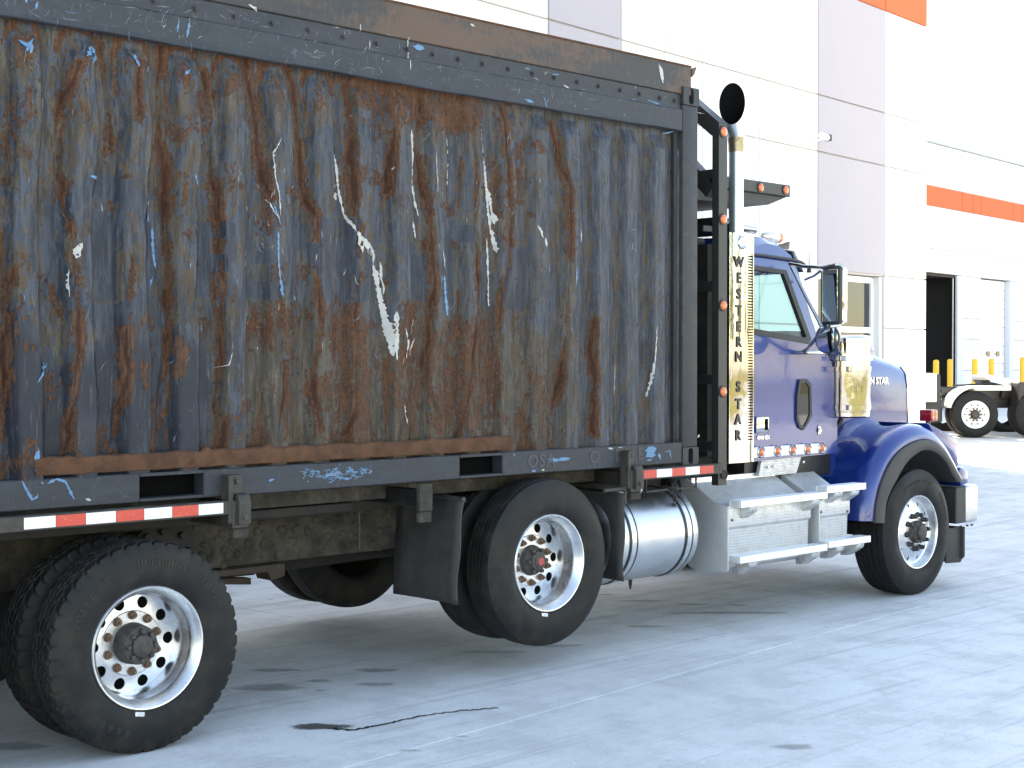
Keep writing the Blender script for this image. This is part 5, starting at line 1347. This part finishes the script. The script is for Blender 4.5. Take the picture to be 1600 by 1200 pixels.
boxpart('cab_floor', 'black', 8.95, 10.1, YC+.08, YF-.1, 1.02, 1.21); boxpart('cowl_inner', 'blue', 9.90, 10.20, YC+.10, YF-.10, 1.0, 1.55)
for px, py in ((1200, 730), (1209, 729), (1255, 722)):
    p_ = P(px, py, YC+.02); bm = new_bm(); add_lathe(bm, [(.012, 0), (.01, -.008), (.001, -.009)], (p_.x, YC+.02, p_.z), 'Y', 8); part('bolt', bm, 'alu')
# ---- mirrors
p0 = P(1234, 413, .22); 
bm = new_bm()
def C3(px, py, y): return P(px, py, y)
add_tube(bm, [C3(1233, 412, .32), C3(1255, 416, .20), C3(1285, 417, .05), C3(1305, 414, -.06)], .014, 10)
add_tube(bm, [C3(1305, 414, -.06), C3(1314, 414, -.10), C3(1319, 420, -.12), C3(1320, 440, -.12), C3(1320, 490, -.12), C3(1317, 504, -.12), C3(1308, 509, -.10), C3(1296, 510, -.08)], .014, 10)
add_tube(bm, [C3(1236, 416, .30), C3(1260, 465, .16), C3(1284, 511, .0)], .014, 10)
add_tube(bm, [C3(1284, 511, .0), C3(1276, 527, .1), C3(1262, 545, .22), C3(1252, 551, .32)], .014, 10)
add_tube(bm, [C3(1258, 437, .34), C3(1272, 431, .18), C3(1284, 422, .04)], .010, 8)
add_box(bm, *(lambda a, b: (a.x, b.x, .20, .34, a.z-.012, a.z+.012))(C3(1246, 551, .3), C3(1276, 553, .3)), .004)
mir = part('side_mirror', bm, 'chrome', smooth=50)
def mirror_head(w, h, d, c, rz, rx=0):
    Mx = Matrix.Translation(c) @ Matrix.Rotation(rz, 4, 'Z') @ Matrix.Rotation(rx, 4, 'Y')
    bm = new_bm(); add_box(bm, 0, d, -w/2, w/2, -h/2, h/2, .03, seg=3); bmesh.ops.transform(bm, matrix=Mx, verts=bm.verts); hd = obj('mirror_shell', bm, 'chrome', mir)
    bm = new_bm(); add_box(bm, -.010, .03, -w/2-.004, w/2+.004, -h/2-.004, h/2+.004, .012, seg=2); bmesh.ops.transform(bm, matrix=Mx, verts=bm.verts); g_ = obj('mirror_gasket', bm, 'plastic', hd)
    bm = new_bm(); add_box(bm, -.0125, -.009, -w/2+.018, w/2-.018, -h/2+.02, h/2-.02, .002); bmesh.ops.transform(bm, matrix=Mx, verts=bm.verts); obj('mirror_glass', bm, 'mirror', hd)
mirror_head(.185, .44, .10, C3(1298, 462, -.03)+Vector((.0, 0, 0)), R(-6))
c_ = C3(1292, 529, -.0); Mx = Matrix.Translation(c_) @ Matrix.Rotation(R(-6), 4, 'Z')
bm = new_bm(); add_lathe(bm, [(.112, -.006), (.116, .0), (.116, .012), (.10, .04), (.05, .06), (.001, .065)], (0, 0, 0), 'X', 36); bmesh.ops.transform(bm, matrix=Mx, verts=bm.verts); sp_ = obj('spot_mirror', bm, 'plastic', mir, 50)
bm = new_bm(); add_lathe(bm, [(.108, -.004), (.09, -.012), (.06, -.019), (.03, -.0225), (.001, -.024)], (0, 0, 0), 'X', 36); bmesh.ops.transform(bm, matrix=Mx, verts=bm.verts); obj('mirror_glass', bm, 'mirror', sp_, 60)
# ---- air cleaner canister beside the cowl
ax, ay, ar = 10.20, .33, .186
bm = new_bm(); add_lathe(bm, [(.05, 1.485), (ar-.03, 1.487), (ar-.004, 1.50), (ar-.004, 1.535), (ar, 1.54), (ar, 1.90), (ar-.004, 1.905), (ar-.004, 1.95), (ar+.018, 1.955), (ar+.02, 1.99), (ar-.006, 1.995), (ar-.006, 2.10), (ar+.012, 2.105), (ar+.014, 2.135), (ar-.01, 2.155), (ar-.06, 2.165), (.001, 2.17)], (ax, ay, 0), 'Z', 56)
ac = part('air_cleaner', bm, 'chrome', smooth=30)
for z in (1.575, 1.885):
    bm = new_bm(); add_lathe(bm, [(ar+.001, z-.022), (ar+.006, z-.020), (ar+.006, z+.020), (ar+.001, z+.022)], (ax, ay, 0), 'Z', 56); bd = obj('clamp_band', bm, 'chrome', ac, 30)
    b2 = new_bm(); add_box(b2, ax-ar*.80-.03, ax-ar*.80+.02, ay-ar*.66-.015, ay-ar*.66+.02, z-.022, z+.022, .004); obj('clamp_latch', b2, 'chrome', bd)
bm = new_bm(); add_tube(bm, [(10.30, .55, 1.54), (10.55, .62, 1.55), (10.8, .75, 1.56)], .07, 16); obj('intake_pipe', bm, 'chrome', ac, 60)
bm = new_bm(); add_tube(bm, [(10.02, .42, 1.24), (10.12, .42, 1.34), (10.25, .42, 1.47)], .02, 8); add_lathe(bm, [(.04, -.03), (.04, .03)], (10.02, .42, 1.24), 'Y', 12, True); obj('strut', bm, 'plastic', ac)
# ---- hood
def hood_row(x, z_side, z_top, w, lean):
    row = []
    for a, b in ((-1., -0.50), (-1., .0), (-.985, .55), (-.955, .80), (-.88, .93), (-.72, 1.0), (-.45, 1.10), (0, 1.14), (.45, 1.10), (.72, 1.0), (.88, .93), (.955, .80), (.985, .55), (1., .0), (1., -.5)):
        zz = z_side+(z_top-z_side)*b if b >= 0 else z_side+b*1.0
        row.append((x, ymid+a*w, zz))
    return row
bm = new_bm()
rows = [hood_row(10.10, 1.50, 2.13, .67, 0), hood_row(10.5, 1.50, 2.115, .67, 0), hood_row(11.0, 1.48, 2.065, .66, 0), hood_row(11.45, 1.46, 1.985, .65, 0), hood_row(11.64, 1.45, 1.935, .645, 0)]
add_grid(bm, rows); F_ = bm.faces.new; bm.verts.ensure_lookup_table()
hood = part('hood', bm, 'blue', smooth=50)
bm = new_bm()   # raised spine of the hood
add_prism(bm, [(10.4, 2.16), (10.9, 2.185), (11.40, 2.175), (11.52, 2.13), (11.60, 2.0), (10.4, 2.08)], ymid-.34, ymid+.34, bev=.02); obj('hood_spine', bm, 'blue', hood)
bm = new_bm(); gr = hood_row(11.645, 1.45, 1.935, .652, 0)
rows = [[(x, y, z) for x, y, z in gr], [(x+.05, ymid+(y-ymid)*.99, z) for x, y, z in gr], [(x+.06, ymid+(y-ymid)*.93, 1.2+(z-1.2)*.93) for x, y, z in gr], [(x+.02, ymid+(y-ymid)*.92, 1.2+(z-1.2)*.92) for x, y, z in gr]]
add_grid(bm, rows); obj('grille_surround', bm, 'chrome', hood, 40)
boxpart('grille', 'black', 11.62, 11.655, ymid-.56, ymid+.56, .95, 1.85, parent=hood)
yh = ymid-.663
tm = text_mesh('WESTERN STAR', .085, .003, .003); tm.transform(Matrix.Translation((10.98, yh-.004, 1.775)) @ Matrix(((1.02, 0, 0, 0), (0, 0, -1, 0), (0, 1, 0, 0), (0, 0, 0, 1)))); obj('badge', tm, 'silver_badge', hood, 0)
# ---- front fender: an arch swept across from the lip to the hood
def smooth_curve(pts, n):
    out = []
    for i in range(len(pts)-1):
        p0, p1, p2, p3 = pts[max(i-1, 0)], pts[i], pts[i+1], pts[min(i+2, len(pts)-1)]
        for k in range(n):
            t_ = k/n; q = []
            for d in range(2): q.append(.5*((2*p1[d])+(-p0[d]+p2[d])*t_+(2*p0[d]-5*p1[d]+4*p2[d]-p3[d])*t_*t_+(-p0[d]+3*p1[d]-3*p2[d]+p3[d])*t_**3))
            out.append(tuple(q))
    out.append(pts[-1]); return out
lip_px = [(1364, 817), (1366, 790), (1375, 752), (1393, 716), (1415, 696), (1440, 687), (1460, 692), (1476, 708), (1490, 732), (1501, 752)]
lipc = smooth_curve([(P(a, b, .035).x, P(a, b, .035).z) for a, b in lip_px], 5)
cx_, cz_ = 10.80, .62
def off_curve(c, h, hz=None):
    out = []
    for x, z in c:
        d = Vector((x-cx_, 0, z-cz_)); d.normalize(); out.append((x+d.x*h, z+d.z*(h if hz is None else hz)))
    return out
rows = []
# (y, outward offset)
for y, h in ((.055, -.01), (.030, .0), (.026, .012), (.040, .055), (.070, .10), (.11, .125), (.16, .132), (.22, .125), (.30, .112), (.40, .105), (.48, .112), (.53, .135), (.58, .165), (.63, .178), (.70, .18)):
    c = off_curve(lipc, h*.72, h)
    rows.append([(x-(.03*(y-.03) if i < 6 else 0), y, max(z, .665) if i < 3 else z) for i, (x, z) in enumerate(c)])
bm = new_bm(); add_grid(bm, rows); fen = part('fender', bm, 'blue', smooth=50)
fl_px = [(1381, 817), (1385, 782), (1400, 750), (1416, 723), (1434, 707), (1449, 703), (1464, 709), (1478, 723), (1486, 739), (1495, 754)]
flc = smooth_curve([(P(a, b, .02).x, P(a, b, .02).z) for a, b in fl_px], 5)
bm = new_bm(); rows = [[(x, .034, z) for x, z in off_curve(lipc, .004)], [(x, .012, z) for x, z in off_curve(lipc, .0)], [(x, .004, z) for x, z in off_curve(lipc, -.02)], [(x, .006, z) for x, z in off_curve(flc, .012)], [(x, .014, z) for x, z in flc], [(x, .09, z) for x, z in flc], [(x, .75, z) for x, z in off_curve(flc, .04)]]
add_grid(bm, rows); obj('fender_flare', bm, 'plastic', fen, 50)
# headlamp pod at the fender's front corner, marker on a stalk
bm = new_bm(); add_prism(bm, [(11.02, 1.43), (11.48, 1.29), (11.53, 1.24), (11.53, 1.02), (11.35, 1.10), (11.1, 1.34)], .07, .62, bev=.02); pod = obj('headlamp_pod', bm, 'blue', fen)
bm = new_bm(); add_prism(bm, [(11.50, 1.03), (11.63, .99), (11.64, .88), (11.52, .86), (11.47, .95)], .04, .6, bev=.012); obj('fender_nose', bm, 'blue', fen)
p_ = P(1450, 650, .30)
bm = new_bm(); add_box(bm, p_.x-.045, p_.x+.012, .24, .36, 1.425, 1.525, .010, seg=2); mk = obj('fender_marker', bm, 'redlens', fen)
bm = new_bm(); add_box(bm, p_.x+.013, p_.x+.065, .24, .36, 1.425, 1.525, .012, seg=2); obj('amber_lens', bm, 'amber', mk)
bm = new_bm(); add_tube(bm, [(p_.x, .30, 1.36), (p_.x, .30, 1.43)], .02, 10); obj('stalk', bm, 'black', mk)
for px, py in ((1325, 812), (1338, 810), (1354, 811)):
    pp_ = P(px, py, .35 if px < 1330 else (.22 if px < 1345 else .06)); bm = new_bm(); add_lathe(bm, [(.014, 0), (.012, -.008), (.001, -.010)], (10.155, pp_.y, .70), 'X', 10); obj('bolt', bm, 'alu', fen)
boxpart('wheel_well', 'black', 10.2, 11.5, .70, .80, .75, 1.30); boxpart('engine_block', 'black', 10.15, 11.5, .80, 1.75, .75, 1.4)
# ---- bumper and the rubber below it
bm = new_bm(); add_box(bm, 11.60, 11.80, .03, 2.55, .535, .865, .03, seg=3); bp = part('bumper', bm, 'tank')
boxpart('bumper_end', 'plastic', 11.43, 11.598, .035, .5, .54, .855, bev=.01, parent=bp)
bm = new_bm(); add_prism(bm, [(.06, .50), (.06, .24), (.10, .20), (.16, .175), (.75, .175), (.75, .50)], 11.60, 11.625, 'X', .004); add_prism(bm, [(11.36, .50), (11.62, .50), (11.62, .20), (11.60, .185), (11.36, .20)], .09, .105, 'Y', .003); obj('air_dam', bm, 'flap', bp)
bm = new_bm()
for x in (11.45, 11.55, 11.66, 11.74): add_hex(bm, (x, .06, .515), .012, .015, 'Z')
obj('bolts', bm, 'lug', bp)

# ============================================================ SECOND TRACTOR in the background
tp_ = depth_pt(1525, 30.2); tz = gz(tp_.x, tp_.y)
tr = thing('tractor_unit', 'bare chassis end of a white semi tractor parked at the docks', 'truck', (tp_.x, tp_.y, tz)); tr['_local'] = 1
tr.rotation_euler = (0, 0, -YAW)
pxm = 30.2/FPX
def T(px, py): return ((px-1525)*pxm, (684-py)*pxm)
bm = tyre_bm(.485, .27, 'rib', .285)
tme = None
for k, xx in enumerate((0, 1.32)):
    w = bpy.data.objects.new('wheel', None); C.objects.link(w); w.parent = tr; w.location = (xx, 0, .485); w['_local'] = 1
    if tme is None:
        ty = obj('tyre', bm, 'tyre_c', w, 40); tme = ty.data
        bm = new_bm(); add_lathe(bm, [(.285, .03), (.292, .018), (.285, .012), (.272, .02), (.262, .05), (.24, .062)], n=48)
        disc_with_holes(bm, .165, .24, .060, .205, .021, 10, .03, .05)
        add_lathe(bm, [(.165, .060), (.158, .045), (.10, .045)], n=48); rme = obj('rim', bm, 'white', w, 30).data
        bm = new_bm(); add_lathe(bm, [(.24, .11), (.03, .11)], n=24); add_lathe(bm, [(.085, .05), (.08, -.02), (.06, -.03), (.001, -.03)], n=24)
        hme = obj('hub', bm, 'lug', w, 40).data
        bm = new_bm()
        for q in range(10): a = 2*PI*q/10; add_hex(bm, (.125*math.cos(a), .045, .125*math.sin(a)), .022, .035)
        lme = obj('lug_nuts', bm, 'lug_rust', w, 40).data
    else:
        for nm, me_ in (('tyre', tme), ('rim', rme), ('hub', hme), ('lug_nuts', lme)):
            o = bpy.data.objects.new(nm, me_); C.objects.link(o); o.parent = w
    for nm, yy in (('inner_tyre', .33), ('far_tyre', 1.9), ('far_tyre', 2.23)):
        o = bpy.data.objects.new(nm, tme); C.objects.link(o); o.parent = w; o.location = (0, yy, 0)
def tpart(name, bm, mat, parent=tr): 
    o = obj(name, bm, mat, None, 35); o.parent = parent; return o
bm = new_bm(); add_box(bm, -3.2, 3.0, .75, .83, .78, 1.04, .01); tpart('frame_rail', bm, 'black')
bm = new_bm(); add_box(bm, -3.2, 3.0, 1.6, 1.68, .78, 1.04, .01); tpart('frame_rail', bm, 'black')
bm = new_bm(); add_box(bm, -3.0, -.78, .08, .7, .82, 1.02, .02); add_box(bm, -1.05, -.62, .25, .8, .30, .85, .03); tpart('under_deck_tank', bm, 'black')
a, b = T(1440, 583), T(1463, 628)
bm = new_bm(); add_box(bm, -3.2, b[0], -.05, .6, b[1], a[1], .015); tpart('battery_box', bm, 'white')
bm = new_bm(); add_box(bm, -3.2, b[0]+.09, -.04, .62, a[1]-.60, b[1]-.005, .015); add_box(bm, b[0]+.003, b[0]+.08, -.02, .6, b[1], a[1]-.02, .012); tpart('box_bracket', bm, 'black')
bm = new_bm(); rows = []
for k in range(15):
    an = R(165-k*6.5); r_ = .57+.02*k/14
    rows.append([(r_*math.cos(an), y, .485+r_*math.sin(an)+(0)) for y in (-.02, .62)])
add_grid(bm, rows); o = tpart('fender', bm, 'white'); o.modifiers.new('t', 'SOLIDIFY').thickness = .03
a, b = T(1503, 603), T(1580, 609)
bm = new_bm(); add_box(bm, -.02, b[0], -.01, .63, b[1]-.01, a[1], .01); tpart('deck_plate', bm, 'white')
bm = new_bm(); add_prism(bm, [T(1557, 588), T(1562, 586), T(1600, 594), T(1616, 600), T(1616, 606), T(1590, 604), T(1563, 597)], .55, 1.75, bev=.01); tpart('fifth_wheel', bm, 'white_alu')
bm = new_bm(); add_prism(bm, [T(1560, 594), T(1600, 602), T(1600, 622), T(1580, 622), T(1584, 606), T(1566, 602)], .6, 1.7, bev=.01); tpart('fifth_wheel_base', bm, 'black')
bm = new_bm(); add_box(bm, .92, 1.06, .1, .7, .70, 1.16, .02); add_box(bm, .4, 1.9, .75, 1.6, .6, .8, .02); tpart('bogie', bm, 'black')
for k in range(3):
    bm = new_bm(); x0 = -.75+.07*k; add_tube(bm, [(x0, .3+.1*k, 1.06), (x0+.04, .28+.1*k, .92), (x0-.1, .26+.1*k, .80), (x0-.3, .26+.1*k, .76)], .022, 8); tpart('air_hose', bm, 'black')
bm = new_bm(); add_tube(bm, [(-.3, .6, 1.08), (.4, .55, 1.12), (.9, .6, 1.16)], .02, 6); tpart('air_line', bm, 'black')

for o in list(bpy.data.objects):
    if '_local' in o: del o['_local']
